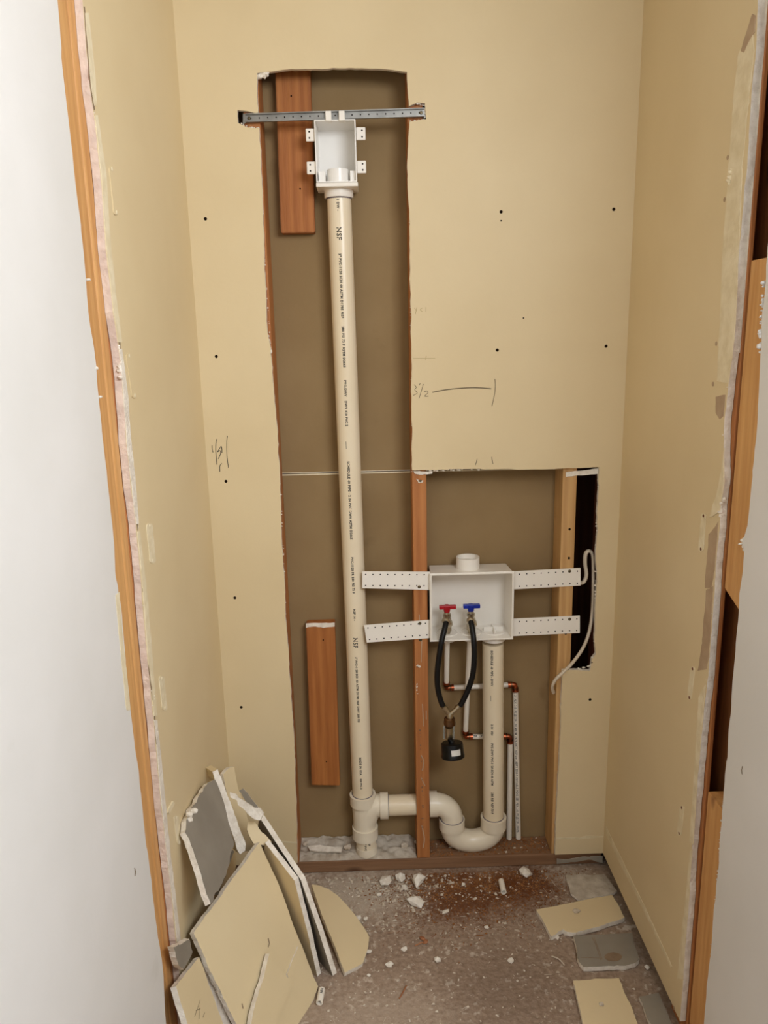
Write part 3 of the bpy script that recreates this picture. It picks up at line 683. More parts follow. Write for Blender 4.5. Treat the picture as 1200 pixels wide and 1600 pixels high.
chips('torn_gypsum', [(936, 735), (933, 800), (931, 860), (930, 950), (929, 1010)], .006, .0026, 'gypsum', wb, 4, 44)
chips('torn_gypsum', [(928, 1025), (924, 1040), (900, 1047), (880, 1048)], .006, .004, 'gypsum', wb, 5, 26)
chips('torn_gypsum', [(405, 200), (388, 199), (374, 192)], .004, .002, 'gypsum', wb, 6, 20)
chips('torn_gypsum', [(640, 190), (650, 188), (664, 186), (664, 165), (650, 161)], .004, .0024, 'gypsum', wb, 7, 28)
chips('torn_gypsum', [(406, 230), (413, 400), (426, 590), (437, 740), (447, 960)], .004, .0018, 'gypsum', wb, 8, 70)
chips('torn_gypsum', [(638, 220), (641, 420), (644, 735)], .004, .0012, 'gypsum', wb, 9, 30)
prism('torn_flap', rag([at(a, b, 'y', .0125) for a, b in [(646, 736), (676, 736), (675, 740), (660, 741.5), (648, 740)]], .005, .0008, 2), (0, -.003, 0), ('gypsum',) * 3, wb)
prism('torn_flap', rag([at(a, b, 'y', .0125) for a, b in [(884, 738), (937, 731), (937, 740), (884, 745)]], .008, .0006, 2), (0, -.002, 0), ('grey_paper', 'gypsum', 'gypsum'), wb)
# spackle ridges, nicks and torn paper on the left closet wall
def patch(wall, X, s, px, m, th=.0012, seed=1, amp=.0012, name='spackle_patch', step=.008):
    pts = rag([at(a, b, 'x', X + s * th) for a, b in px], step, amp, seed)
    return prism(name, pts, (-s * (th - .0001), 0, 0), (m, m, m), wall)
def oval(x0, y0, x1, y1, w, k=7):
    out = []
    dx, dy = x1 - x0, y1 - y0; L = math.hypot(dx, dy); ux, uy = dx / L, dy / L
    for i in range(k + 1):
        t = math.pi * i / k; out.append((x0 - ux * math.sin(t) * w + uy * math.cos(t) * w, y0 - uy * math.sin(t) * w - ux * math.cos(t) * w))
    for i in range(k + 1):
        t = math.pi * i / k; out.append((x1 + ux * math.sin(t) * w - uy * math.cos(t) * w, y1 + uy * math.sin(t) * w + ux * math.cos(t) * w))
    return out
for i, (x0, y0_, x1, y1_, w_) in enumerate([(175, 264, 182, 332, 4), (202, 556, 211, 618, 4.5), (234, 822, 239, 876, 4.5), (253, 1060, 258, 1106, 4), (276, 1278, 281, 1316, 4)]):
    patch(wl, XL, 1, oval(x0, y0_, x1, y1_, w_), 'cream_paint' if i < 2 else 'spackle', .0014, i, .001)
    for q in ((x0, y0_), (x1, y1_)):
        lathe('nail_dimple', at(q[0], q[1], 'x', XL + .0015), (1, 0, 0), [(0, .004), (.001, .003), (.0012, 0)], 'spackle', wl, 8)
patch(wl, XL, 1, [(262, 1270), (271, 1252), (273, 1255), (265, 1272)], 'spackle', .004, 3, .002, 'paper_flake')
# ragged compound band left by the removed corner trim, in stretches
def band(wall, X, s, edge, wpx, m, th, seed, name):
    a = edge; b = [(x + w_, y) for (x, y), w_ in zip(edge, wpx)]
    patch(wall, X, s, a + b[::-1], m, th, seed, .0011, name, .012)
band(wl, XL, 1, [(134, 20), (143, 134), (148, 165)], [5, 7, 3], 'spackle', .0016, 1, 'compound_strip')
band(wl, XL, 1, [(148, 180), (158, 266), (167, 391), (178, 488), (185, 535)], [5, 8, 7, 7, 6], 'spackle', .0014, 2, 'compound_strip')
band(wl, XL, 1, [(187, 545), (193, 606), (199, 694), (208, 775), (214, 819)], [4, 6, 7, 6, 3], 'gypsum', .0016, 3, 'compound_strip')
band(wl, XL, 1, [(215, 830), (224, 925), (232, 1031), (238, 1075), (241, 1119)], [4, 6, 7, 4, 5], 'spackle', .0016, 4, 'compound_strip')
band(wl, XL, 1, [(242, 1125), (252, 1244), (257, 1291), (268, 1387), (279, 1480)], [4, 6, 5, 5, 5], 'gypsum', .0018, 5, 'compound_strip')
for sd_, eg in enumerate([[(131, 10), (141, 134), (147, 172)], [(149, 180), (158, 266), (167, 391), (178, 488)], [(183, 500), (193, 606), (199, 694)], [(208, 780), (214, 819), (223, 925)], [(232, 1040), (241, 1119), (252, 1244), (257, 1291), (268, 1387)]]):
    band(wl, XL, 1, eg, [1.6] * len(eg), 'tear_line', .0006, 40 + sd_, 'tear_line')
chips('torn_gypsum', [(182, 530), (186, 560), (187, 590)], XL - .002, .0034, 'gypsum', wl, 21, 30, 'x')
chips('torn_gypsum', [(205, 775), (212, 800), (213, 825)], XL - .003, .0036, 'gypsum', wl, 22, 26, 'x')
chips('torn_gypsum', [(233, 1065), (237, 1085), (238, 1095)], XL - .003, .0034, 'gypsum', wl, 23, 16, 'x')
chips('torn_gypsum', [(129, 0), (146, 175), (156, 266), (176, 488)], XL - .001, .0016, 'gypsum', wl, 24, 50, 'x')
chips('torn_gypsum', [(221, 925), (239, 1119), (255, 1291), (270, 1420)], XL - .001, .0016, 'gypsum', wl, 25, 50, 'x')
# torn edges of the right closet wall
patch(wr, XR, -1, [(1153, 85), (1176, 50), (1178, 80), (1168, 168), (1160, 250), (1154, 390), (1147, 530), (1138, 600), (1120, 595), (1124, 520), (1128, 400), (1139, 250), (1146, 150)], 'spackle', .0012, 2, .001, 'compound_strip')
patch(wr, XR, -1, [(1157, 80), (1175, 22), (1180, 25), (1178, 50), (1162, 82)], 'torn_paper', .0018, 3, .001, 'torn_paper')
patch(wr, XR, -1, [(1118, 620), (1133, 617), (1130, 650), (1124, 655), (1118, 645)], 'torn_paper', .0008, 4, .0008, 'torn_paper')
patch(wr, XR, -1, [(1107, 835), (1122, 815), (1116, 890), (1110, 918), (1101, 919)], 'torn_paper', .001, 5, .001, 'torn_paper')
patch(wr, XR, -1, [(1103, 922), (1114, 916), (1107, 1020), (1104, 1045), (1090, 1048), (1097, 1005)], 'torn_paper', .001, 6, .001, 'torn_paper')
patch(wr, XR, -1, [(1120, 770), (1127, 735), (1131, 700), (1130, 760), (1124, 800), (1108, 808), (1112, 795)], 'spackle', .0022, 7, .0014, 'compound_strip')
patch(wr, XR, -1, [(1091, 1090), (1102, 1070), (1092, 1190), (1083, 1320), (1077, 1316), (1086, 1180)], 'spackle', .001, 8, .001, 'compound_strip')
patch(wr, XR, -1, [(1078, 1330), (1082, 1326), (1066, 1530), (1058, 1530)], 'spackle', .0009, 9, .0008, 'compound_strip')
for i, (x0, y0_, x1, y1_, w_) in enumerate([(1099, 806, 1095, 858, 4), (1082, 1045, 1077, 1090, 3.5), (1065, 1262, 1061, 1302, 3.5)]):
    patch(wr, XR, -1, oval(x0, y0_, x1, y1_, w_), 'spackle', .001, 30 + i, .0008)
    for q in ((x0, y0_), (x1, y1_)):
        lathe('nail_hole', at(q[0], q[1], 'x', XR - .0012), (-1, 0, 0), [(0, .0035), (.0006, .003), (.0007, 0)], 'wood_dark', wr, 8)
for q in ((1137, 246), (1132, 312), (1119, 537), (1114, 600)):
    lathe('nail_hole', at(q[0], q[1], 'x', XR - .0004), (-1, 0, 0), [(0, .0045), (.0006, .004), (.0007, 0)], 'torn_paper', wr, 8)
chips('torn_gypsum', [(1143, 262), (1142, 276), (1140, 288)], XR - .001, .005, 'spackle', wr, 31, 8, 'x')
chips('torn_gypsum', [(1131, 780), (1126, 795), (1127, 808)], XR + .002, .004, 'gypsum', wr, 32, 24, 'x')
chips('torn_gypsum', [(1168, 249), (1152, 439), (1131, 676), (1118, 900), (1098, 1131), (1076, 1416)], XR + .001, .0014, 'gypsum', wr, 33, 70, 'x')
# second layer of drywall edge on the upper right
zz = zat(1160, 548)
prism('drywall_edge_strip', rag([Vector((XR + T + .0002, YR - .004, 2.4)), Vector((XR + T + .0095, YR - .004, 2.4)), Vector((XR + T + .0095, YR - .004, zz)), Vector((XR + T + .0002, YR - .004, zz - .004))], .03, .0006, 9, rough_edges=[1, 2]), (0, .012, 0), ('gypsum', 'gypsum', 'gypsum'), wr)
# caulk line along the foot of the right wall
patch(wr, XR, -1, [(947, 1292), (965, 1330), (1000, 1402), (1050, 1510), (1048, 1512), (998, 1407), (962, 1336), (945, 1300)], 'spackle', .0012, 12, .0006, 'caulk_line')
lathe('screw_hole', at(1053, 1575, 'x', XR - .0006), (-1, 0, 0), [(0, .005), (.0006, .004), (.0007, 0)], 'torn_paper', wr, 10)
# torn paint on the white walls
patch(wfl, XL, 1, [(181, 930), (187, 925), (193, 1003), (203, 1098), (204, 1109), (198, 1109), (190, 1030), (184, 965)], 'spackle', .0009, 8, .0009, 'torn_paint')
for k, (a, b) in enumerate([(137, 437), (148, 575), (153, 620)]):
    chips('paper_shred', [(a, b), (a + 4, b)], XL - .001, .0028, 'gypsum', wfl, 60 + k, 6, 'x')
chips('torn_gypsum', [(1194, 440), (1190, 500), (1188, 555)], XR + .002, .004, 'white_paint', wfr, 71, 40, 'x')
chips('torn_gypsum', [(1162, 840), (1160, 850), (1163, 860)], XR + .002, .0035, 'gypsum', wfr, 72, 10, 'x')
chips('torn_gypsum', [(1129, 1259), (1121, 1369), (1108, 1508)], XR + .003, .0016, 'gypsum', wfr, 73, 26, 'x')
patch(wfr, XR, -1, [(1160.5, 1197), (1159, 1203), (1159.5, 1210), (1158.5, 1209), (1158, 1203), (1159.5, 1197)], 'ink_faint', .0005, 1, .0002, 'scratch')
patch(wfl, XL, 1, [(211, 1356), (212.5, 1362), (211.5, 1369), (210.5, 1369), (211, 1362), (210, 1356)], 'ink_faint', .0005, 1, .0002, 'scratch')
# ------------------------------------------------------------------ drywall offcuts
def plane3(c):
    p = [at(a, b, ax, v) for a, b, ax, v in c]; n = (p[1] - p[0]).cross(p[2] - p[0]).normalized()
    if n.dot(CAM - p[0]) < 0: n = -n
    return p[0], n
def onplane(px, py, pl):
    d = R @ Vector((px - 600, 800 - py, -F)); return CAM + d * ((pl[0] - CAM).dot(pl[1]) / d.dot(pl[1]))
def offcut(label, px, cons, mats, seed=1, amp=.0012, rough=None, group='broken drywall pieces leaning in the corner', t=T, lift=0, name='drywall_offcut'):
    pl = plane3(cons); pl = (pl[0] + pl[1] * lift, pl[1])
    pts = [onplane(a, b, pl) for a, b in px]
    base = min(pts, key=lambda p: p.z)
    root = empty(name, base - pl[1] * t * .5, label, 'drywall piece', group)
    pts = rag(pts, .010, amp, seed, rough_edges=rough)
    prism('board', pts, -pl[1] * t, mats, root)
    return root, pl
FACE = ('cream_paint', 'gypsum', 'grey_paper'); BACK = ('grey_paper', 'gypsum', 'cream_paint')
A_con = [(497, 1540, 'z', ZF + .004), (300, 1457, 'x', XL + .021), (405, 1316, 'y', -.33)]
rA, pA = offcut('largest cream drywall piece at the front of the leaning pile', [(406, 1316), (436, 1383), (467, 1467), (496, 1540), (470, 1600), (440, 1665), (410, 1690), (372, 1605), (335, 1530), (303, 1458), (350, 1392)], A_con, FACE, 5, .0009)
rC, pC = offcut('cream drywall strip lying on the largest piece, at its lower right edge', [(466, 1479), (497, 1541), (478, 1600), (455, 1660), (415, 1660), (430, 1595), (452, 1534), (449, 1522), (456, 1503)], A_con, FACE, 6, .0008, lift=T * .35 + .0005, t=T * .35)
rC2, _ = offcut('small cream drywall triangle resting topmost on the front piece', [(421, 1490), (455, 1534), (432, 1597), (420, 1650), (385, 1650), (395, 1584), (408, 1540)], A_con, FACE, 7, .0008, lift=T * 1.4 + .001, t=T)
# in front at the left
rD, pD = offcut('cream drywall piece with a pencil scribble at the bottom left of the pile', [(311, 1495), (350, 1605), (340, 1680), (318, 1680), (275, 1541)], [(275, 1541, 'x', XL + .016), (311, 1495, 'y', -.60), (350, 1605, 'y', -.64)], FACE, 8, .001)
offcut('thin drywall strip wedged between the scribbled piece and the largest piece', [(311, 1512), (319, 1510), (345, 1560), (366, 1610), (372, 1660), (352, 1660), (345, 1600), (325, 1550)], [(311, 1512, 'y', -.585), (319, 1510, 'y', -.583), (360, 1605, 'y', -.605)], ('gypsum', 'gypsum', 'grey_paper'), 9, .0015, t=.006)
offcut('small dull drywall scrap poking out beside the jamb stud', [(271, 1480), (296, 1467), (301, 1487), (287, 1515), (279, 1508)], [(271, 1480, 'x', XL + .0155), (296, 1467, 'y', -.62), (287, 1515, 'y', -.66)], BACK, 10, .0014)
# leaning flat against the left wall, grey back showing
offcut('grey-backed drywall piece with torn white edge against the left wall', [(304, 1256), (318, 1232), (336, 1218), (352, 1262), (366, 1320), (350, 1372), (329, 1412), (312, 1360), (296, 1312), (289, 1300), (291, 1282)], [(290, 1297, 'x', XL + .016), (304, 1254, 'x', XL + .0145), (329, 1412, 'x', XL + .075)], BACK, 12, .0022)
chips('torn_gypsum', [(303, 1262), (292, 1285), (291, 1300)], -.515, .0058, 'gypsum', bpy.data.objects['drywall_offcut.006'] if 'drywall_offcut.006' in bpy.data.objects else None, 81, 30)
# tall sliver standing on edge
offcut('upright white drywall sliver leaning left, tallest of the pile', [(332, 1206), (340, 1202), (384, 1319), (383, 1329), (375, 1335), (370, 1327)], [(336, 1205, 'y', -.305), (385, 1318, 'y', -.315), (375, 1335, 'y', -.33)], ('gypsum', 'cream_paint', 'gypsum'), 13, .0008, t=.045)
offcut('cream drywall wedge leaning in the back corner behind the sliver', [(349, 1210), (358, 1200), (366, 1198), (372, 1232), (385, 1270), (398, 1330), (372, 1330)], [(349, 1210, 'y', -.16), (372, 1232, 'y', -.14), (372, 1330, 'y', -.20)], FACE, 14, .0012)
# two sheets on edge to the right of the big piece
offcut('drywall sheet on edge at the right of the pile, in front of the curved piece', [(520, 1525), (497, 1452), (470, 1375), (440, 1330), (405, 1276), (398, 1330), (425, 1395), (462, 1500)], [(520, 1525, 'z', ZF + .003), (470, 1375, 'y', -.37), (405, 1276, 'y', -.25)], ('grey_paper', 'gypsum', 'cream_paint'), 15, .0008, rough=[2, 3, 4, 5])
offcut('drywall sheet on edge between the largest piece and the sheet beside it', [(496, 1526), (478, 1447), (460, 1376), (440, 1350), (414, 1317), (410, 1360), (432, 1440), (468, 1515)], [(496, 1526, 'z', ZF + .003), (460, 1376, 'y', -.378), (414, 1317, 'y', -.315)], ('cream_paint', 'gypsum', 'grey_paper'), 16, .0008)
offcut('ragged white drywall stick lying across the top of the pile', [(359, 1238), (372, 1246), (392, 1258), (406, 1262), (412, 1270), (406, 1282), (392, 1276), (372, 1258), (360, 1246)], [(359, 1240, 'y', -.27), (410, 1270, 'y', -.30), (395, 1278, 'y', -.305)], ('gypsum', 'gypsum', 'grey_paper'), 17, .003, t=.010)
offcut('thin torn drywall splinter under the ragged stick at the back of the pile', [(372, 1236), (380, 1232), (396, 1252), (404, 1262), (396, 1268), (384, 1252)], [(372, 1236, 'y', -.12), (404, 1262, 'y', -.15), (396, 1268, 'y', -.155)], ('grey_paper', 'gypsum', 'gypsum'), 18, .002, t=.009)
offcut('narrow broken drywall strip below the ragged stick', [(388, 1280), (398, 1284), (424, 1315), (420, 1322), (410, 1320), (396, 1318), (386, 1296)], [(388, 1280, 'y', -.27), (424, 1315, 'y', -.30), (396, 1318, 'y', -.31)], ('cream_paint', 'gypsum', 'gypsum'), 19, .0016, t=.010)
cv = [(487, 1382), (500, 1384), (513, 1389), (526, 1398), (540, 1412), (555, 1430), (568, 1448), (577, 1464), (574, 1484), (567, 1505), (550, 1514), (539, 1520), (526, 1486), (503, 1430)]
offcut('cream drywall piece with a curved cut edge lying at the right of the pile', cv, [(539, 1520, 'z', ZF + T + .002), (577, 1464, 'z', ZF + T + .003), (487, 1382, 'z', ZF + .06)], FACE, 20, .0006)
offcut('dark narrow drywall strip standing in the shadow behind the largest piece', [(361, 1326), (366, 1330), (352, 1368), (343, 1398), (335, 1398), (345, 1362)], [(361, 1326, 'y', -.22), (366, 1330, 'y', -.222), (340, 1398, 'y', -.30)], ('grey_paper', 'gypsum', 'grey_paper'), 22, .001, t=.010)
def plane_mark(name, px, pl, w_, m, parent, off=.0006):
    bm = bmesh.new()
    for line in px:
        p = [onplane(a, b, (pl[0] + pl[1] * off, pl[1])) for a, b in line]; prev = None
        for i, q in enumerate(p):
            t = (p[min(len(p) - 1, i + 1)] - p[max(0, i - 1)]).normalized(); sd = t.cross(pl[1]).normalized() * w_ / 2
            cur = (bm.verts.new(q + sd), bm.verts.new(q - sd))
            if prev: bm.faces.new([prev[0], prev[1], cur[1], cur[0]])
            prev = cur
    return finish(bm, name, m, parent)
plane_mark('pencil_mark', [[(304, 1589), (313, 1562), (311, 1592)], [(306, 1579), (313, 1576)], [(317, 1590), (320, 1582)]], pD, .0013, 'pencil', rD)
plane_mark('dent', [[(419, 1466), (421, 1474), (419, 1480)]], pA, .003, 'tear_line', rA)
plane_mark('dent', [[(378, 1568), (380, 1576)]], pA, .003, 'tear_line', rA)
# pieces lying on the floor by the right wall
G2 = 'drywall pieces lying by the right wall'
def flat(label, px, mats, seed, h=T, tilt=(0, 0), rough=None, amp=.001):
    zt = ZF + h + .0015
    return offcut(label, px, [(px[0][0], px[0][1], 'z', zt), (px[1][0], px[1][1], 'z', zt), (px[-1][0], px[-1][1], 'z', zt + .0001)], mats, seed, amp, rough, G2, h)
flat('oblong cream drywall piece lying furthest back by the right wall', [(838, 1421), (880, 1413), (956, 1398), (966, 1414), (976, 1433), (962, 1439), (925, 1450), (900, 1457), (886, 1456), (880, 1452), (872, 1456), (862, 1463)], FACE, 31)
rG, pG = flat('grey-backed drywall piece lying behind the front cream piece by the right wall', [(896, 1462), (988, 1458), (991, 1475), (999, 1499), (992, 1505), (977, 1509), (912, 1511), (905, 1503)], BACK, 32)
flat('oblong cream drywall piece at the bottom right of the floor', [(896, 1532), (930, 1529), (967, 1528), (996, 1599), (1012, 1640), (922, 1640), (910, 1599)], FACE, 33)
flat('narrow grey drywall piece tight against the right wall foot', [(998, 1557), (1029, 1551), (1047, 1594), (1062, 1630), (1030, 1630), (1015, 1597)], BACK, 34, h=.009)
flat('dusty grey drywall piece lying in the far right floor corner', [(884, 1367), (944, 1366), (964, 1392), (958, 1396), (906, 1407), (892, 1396)], ('dust', 'gypsum', 'grey_paper'), 35, h=.006)
plane_mark('printed_line', [[(925, 1464), (930, 1474), (939, 1500)], [(928, 1464), (941, 1499)], [(907, 1496), (938, 1497)]], pG, .0016, 'tear_line', rG)
st = [onplane(958 + 14 * math.cos(t * .5236), 1495 + 7 * math.sin(t * .5236), (pG[0] + pG[1] * .0006, pG[1])) for t in range(12)]
prism('paper_stain', st, pG[1] * -.0004, ('tear_line',) * 3, rG)
# small things on the pieces
def chunk(px, py, z, r, m, label, group, cat='debris', seed=0, flatn=.6, name='drywall_chunk'):
    g = random.Random(seed * 7 + 3); bm = bmesh.new()
    bmesh.ops.create_icosphere(bm, subdivisions=2 if r < .008 else 1, radius=1)
    from mathutils import noise
    sx, sy = g.uniform(.75, 1.3), g.uniform(.7, 1.1)
    for v in bm.verts:
        k = 1 + .62 * noise.noise(v.co * 1.7 + Vector((seed * 3.1, 0, 0))) + .15 * noise.noise(v.co * 4 + Vector((0, seed, 0)))
        v.co = Vector((v.co.x * sx * k * r, v.co.y * sy * k * r, v.co.z * flatn * k * r))
    c = at(px, py, 'z', z); zmin = min(v.co.z for v in bm.verts)
    me = bpy.data.meshes.new(name); rot = Matrix.Rotation(g.random() * 6, 4, 'Z'); bm.transform(rot); bmesh.ops.recalc_face_normals(bm, faces=bm.faces); bm.to_mesh(me); bm.free()
    o = link(name, me, m); o.location = (c.x, c.y, z - zmin - .0008)
    return tag(o, label, cat, group)
GD = 'chunks of broken drywall on the floor'
zp1 = ZF + T + .0015
chunk(900, 1424, zp1, .011, 'crumb', 'small cream lump on the oblong piece furthest back by the right wall', GD, seed=1, flatn=.3)
chunk(940, 1570, zp1, .006, 'crumb', 'tiny lump on the cream piece at the bottom right', GD, seed=2, flatn=.4)
CH = [(602, 1380, .018, 'flat white plaster chunk by the plate, left of the cluster'), (626, 1374, .015, 'white plaster chunk between two others near the bottom plate'), (654, 1381, .020, 'largest white plaster chunk near the bottom plate below the stud'),
      (632, 1387, .009, 'small round plaster chunk below the cluster near the plate'), (649, 1412, .018, 'white plaster lump lying alone on the floor, in front of the cluster'), (592, 1399, .008, 'small plaster chunk left of the lone lump'),
      (696, 1425, .009, 'round pale plaster disc on the sawdust'), (869, 1464, .008, 'bright white pebble of plaster beside the oblong cream piece'), (820, 1367, .014, 'pale twisted plaster scrap near the plate on the right'),
      (683, 1502, .009, 'small white plaster crumb in the middle of the floor'), (609, 1509, .007, 'small white plaster crumb near the leaning pile'), (632, 1484, .006, 'tiny white crumb in the middle left of the floor'),
      (577, 1488, .006, 'tiny plaster crumb at the tip of the curved piece'), (724, 1383, .006, 'pale crumb on the sawdust near the plate'), (760, 1450, .005, 'pale crumb on the right half of the floor'),
      (798, 1502, .006, 'pale crumb right of the middle of the floor'), (560, 1437, .008, 'plaster crumb lying against the curved piece'), (571, 1437, .006, 'small tan crumb right beside the curved piece'),
      (1011, 1513, .006, 'white crumb at the foot of the right wall'), (576, 1525, .005, 'tiny crumb below the curved piece')]
for i, (a, b, r, lb) in enumerate(CH):
    chunk(a, b, ZF + .001, r * (1.35 if r > .012 else 1.1), 'plaster', lb, GD, seed=10 + i, flatn=.3 if 'flat' in lb or 'disc' in lb else .55)
chunk(665, 1474, ZF + .001, .010, 'wood_chip', 'reddish torn paper scrap in the middle of the floor', GD, seed=50, flatn=.5)
chunk(660, 1468, ZF + .001, .007, 'wood_chip', 'small reddish scrap touching the torn paper scrap', GD, seed=51, flatn=.5)
# cut bits of white tube
def bit(a, b, c, d, label):
    p, q = at(a, b, 'z', ZF + .009), at(c, d, 'z', ZF + .009)
    r0 = empty('pipe_offcut', p, label, 'pipe piece', 'cut bits of white tube')
    tb_ = ring('tube_wall', p, q - p, .0055, .0082, (q - p).length, 'pex', r0, 18)
    return r0, p, q
bit(783, 1376, 787, 1394, 'short bit of white tube lying on the sawdust near the plate')
r0, p, q = bit(503, 1546, 499, 1567, 'short printed bit of white tube beside the leaning pile')
text_on_pipe(p, q, [(.004, 'PEX', .008, 0)], .0082, r0)
# wood slivers
for i, (a, b, c, d, lb) in enumerate([(648, 1478, 668, 1472, 'thin wood sliver right of the reddish scrap'), (470 + 165, 1540, 632 - 8, 1560, 'thin dark sliver at the bottom of the floor'), (862, 1494, 882, 1508, 'pale curved sliver right of the floor middle')]):
    p, q = at(a, b, 'z', ZF + .003), at(c, d, 'z', ZF + .003)
    o = tube('wood_sliver', smoothpath([p, p.lerp(q, .5) + Vector((.003, .004, .001)), q], 4), [.0016] * 9, 'wood_chip' if i < 2 else 'crumb', None, 6); tag(o, lb, 'sliver', 'slivers on the floor')
# ------------------------------------------------------------------ dust, crumbs, sawdust
def scatter(name, n, fn, sizes, m, label, cat, seed, thin=1):
    g = random.Random(seed); vs, fs = [], []
    for i in range(n):
        p = fn(g)
        if p is None: continue
        s = sizes[0] + (sizes[1] - sizes[0]) * g.random() ** 3
        a = g.random() * 6.28; c, sn = math.cos(a), math.sin(a); sx, sy, sz = s * g.uniform(.6, 1.4) * thin, s * g.uniform(.4, 1) / thin ** .5, s * g.uniform(.35, .8) / thin ** .5
        k = len(vs)
        for (x, y, z) in ((-1, -1, 0), (1, -.8, 0), (.8, 1, 0), (-.9, .7, 0), (-.5, -.4, 1), (.6, -.3, .8), (.4, .5, 1), (-.4, .4, .9)):
            x += g.uniform(-.25, .25); y += g.uniform(-.25, .25)
            vs.append(p + Vector(((x * c * sx - y * sn * sy), (x * sn * sx + y * c * sy), z * sz)))
        fs += [[k, k + 3, k + 2, k + 1], [k + 4, k + 5, k + 6, k + 7]] + [[k + i_, k + (i_ + 1) % 4, k + 4 + (i_ + 1) % 4, k + 4 + i_] for i_ in range(4)]
    o = pym(name, vs, fs, m); return tag(o, label, cat, kind='stuff')
def fl_rand(g):
    x = g.uniform(-.2, XR - .03); y = -.66 * g.random() ** 1.6 - .012
    return Vector((x, y, ZF + .0008))
def near_plate(g):
    x = g.gauss(.02, .13); y = -abs(g.gauss(0, .09)) - .012
    if not -.24 < x < .6 or y < -.6: return None
    return Vector((x, y, ZF + .0008))
def saw(g):
    x = g.gauss(.28, .14); y = -abs(g.gauss(0, .1)) - .008
    if not -.1 < x < .63 or y < -.6: return None
    return Vector((x, y, ZF + .001))
def onpl(g):
    return Vector((g.uniform(.155, .51), g.uniform(.02, .098), ZF + .0385))
def onpl_l(g):
    return Vector((g.uniform(-.235, .105), g.uniform(.02, .098), ZF + .0385))
scatter('plaster_crumbs', 1700, fl_rand, (.0003, .0036), 'crumb', 'fine white plaster crumbs scattered over the floor', 'crumbs', 3)
scatter('plaster_crumbs', 1100, near_plate, (.0005, .0055), 'crumb', 'denser white plaster crumbs along the bottom plate', 'crumbs', 4)
scatter('sawdust', 9000, saw, (.0005, .0026), 'sawdust', 'reddish sawdust scattered in front of the right bay', 'sawdust', 5)
scatter('fibres', 420, fl_rand, (.0008, .0022), 'crumb', 'pale hair-thin fibres strewn over the floor', 'fibres', 15, 4.5)
scatter('wood_shavings', 500, saw, (.001, .0028), 'sawdust', 'brown wood shavings in front of the right bay', 'shavings', 16, 3.5)
scatter('sawdust', 900, onpl, (.001, .0042), 'sawdust', 'brown sawdust on the plate under the trap', 'sawdust', 6)
scatter('plaster_crumbs', 300, onpl_l, (.001, .006), 'dust', 'plaster bits on the plate around the pipe stub', 'crumbs', 8)
scatter('plaster_crumbs', 60, onpl, (.001, .006), 'crumb', 'few white crumbs on the plate under the trap', 'crumbs', 9)
# drift of plaster dust on the left half of the plate
def drift():
    from mathutils import noise
    bm = bmesh.new(); vs = {}; nx, ny = 120, 34
    for i in range(nx + 1):
        for j in range(ny + 1):
            x = -.2415 + i / nx * .3505; y = .0145 + j / ny * .0855
            e = min(1, (y - .0145) / .02) * min(1, (.109 - x) / .02 + .15)
            h = .0015 + e * (.006 + .011 * max(0, noise.noise(Vector((x * 21, y * 30, 1)))) + .005 * noise.noise(Vector((x * 60, y * 70, 2)))) + e * max(0, (y - .06)) * .35
            vs[i, j] = bm.verts.new((x, y, ZF + .0375 + max(.0012, h)))
    for i in range(nx):
        for j in range(ny): bm.faces.new([vs[i, j], vs[i + 1, j], vs[i + 1, j + 1], vs[i, j + 1]])
    o = finish(bm, 'plaster_dust', 'dust', None, True, 60); tag(o, 'drift of grey-white plaster dust on the left half of the plate', 'dust', kind='stuff')
drift()
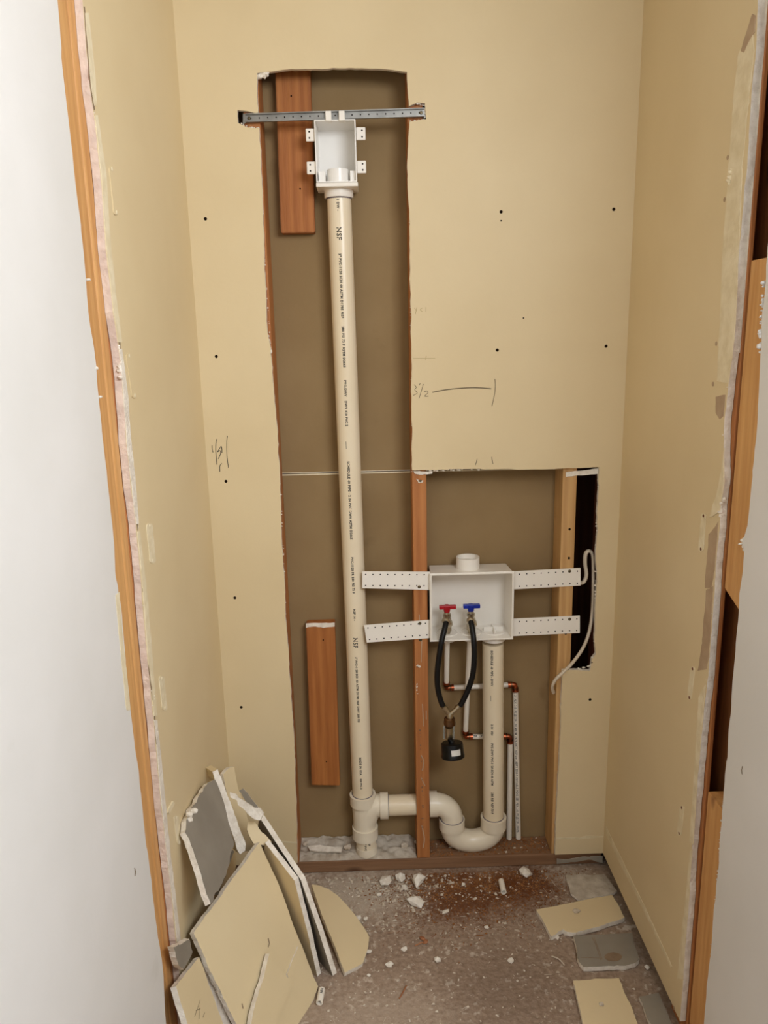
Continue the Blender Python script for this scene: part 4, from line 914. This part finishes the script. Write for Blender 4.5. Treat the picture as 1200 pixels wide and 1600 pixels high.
# lump pieces in the dust
offcut('flat broken drywall stick lying in the dust on the plate at the left', [(481, 1322), (500, 1320), (534, 1324), (533, 1331), (505, 1330), (484, 1328)], [(481, 1322, 'z', ZF + .062), (534, 1324, 'z', ZF + .06), (505, 1330, 'z', ZF + .056)], ('gypsum', 'gypsum', 'gypsum'), 41, .0012, None, 'drywall bits on the plate', .006)
chunk(543, 1326, ZF + .05, .011, 'crumb', 'plaster lump on the plate left of the pipe stub', 'drywall bits on the plate', seed=71)
chunk(633, 1322, ZF + .05, .012, 'crumb', 'plaster lump on the plate left of the middle stud', 'drywall bits on the plate', seed=72, flatn=.5)
chunk(652, 1318, ZF + .05, .009, 'crumb', 'smaller plaster lump touching the middle stud', 'drywall bits on the plate', seed=73)
chunk(477, 1322, ZF + .05, .010, 'crumb', 'plaster lump at the left end of the plate', 'drywall bits on the plate', seed=74)
# nail plate damage on the middle stud: nails and torn fibres
for a, b in ((657, 752), (654, 1041), (657, 1000)):
    p = at(a, b, 'y', T)
    lathe('nail_head', p, (0, -1, 0), [(0, .0045), (.0012, .0038), (.0016, .0012), (.0016, 0)], 'screw_steel', ms, 12)
strokes('scuff', [[(655, 960), (656, 985)], [(659, 1000), (658, 1035)], [(660, 1100), (662, 1135)], [(666, 1110), (666, 1124)]], T - .0003, .0022, 'torn_paper', ms)['kind'] = 'stuff'
strokes('scuff', [[(658, 1180), (662, 1190), (660, 1204)], [(658, 1215), (664, 1228)], [(659, 1290), (663, 1310), (661, 1325)]], T - .0003, .003, 'torn_paper', ms)['kind'] = 'stuff'
chips('torn_gypsum', [(652, 1040), (656, 1042)], T - .001, .003, 'gypsum', ms, 91, 10)
chips('torn_gypsum', [(651, 748), (656, 756), (660, 752)], T - .0005, .0022, 'gypsum', ms, 92, 12)
chips('splinter', [(656, 1140), (658, 1180), (660, 1240), (661, 1300)], T - .0002, .0022, 'wood_plate', ms, 93, 26)
chips('splinter', [(651, 1065), (652, 1085)], T - .0005, .002, 'gypsum', ms, 94, 10)
for a, b in ((890, 827), (884, 990), (889, 872)):
    p = at(a, b, 'y', T)
    lathe('nail_head', p, (0, -1, 0), [(0, .0035), (.001, .003), (.0012, 0)], 'dark_hole', rs, 10)
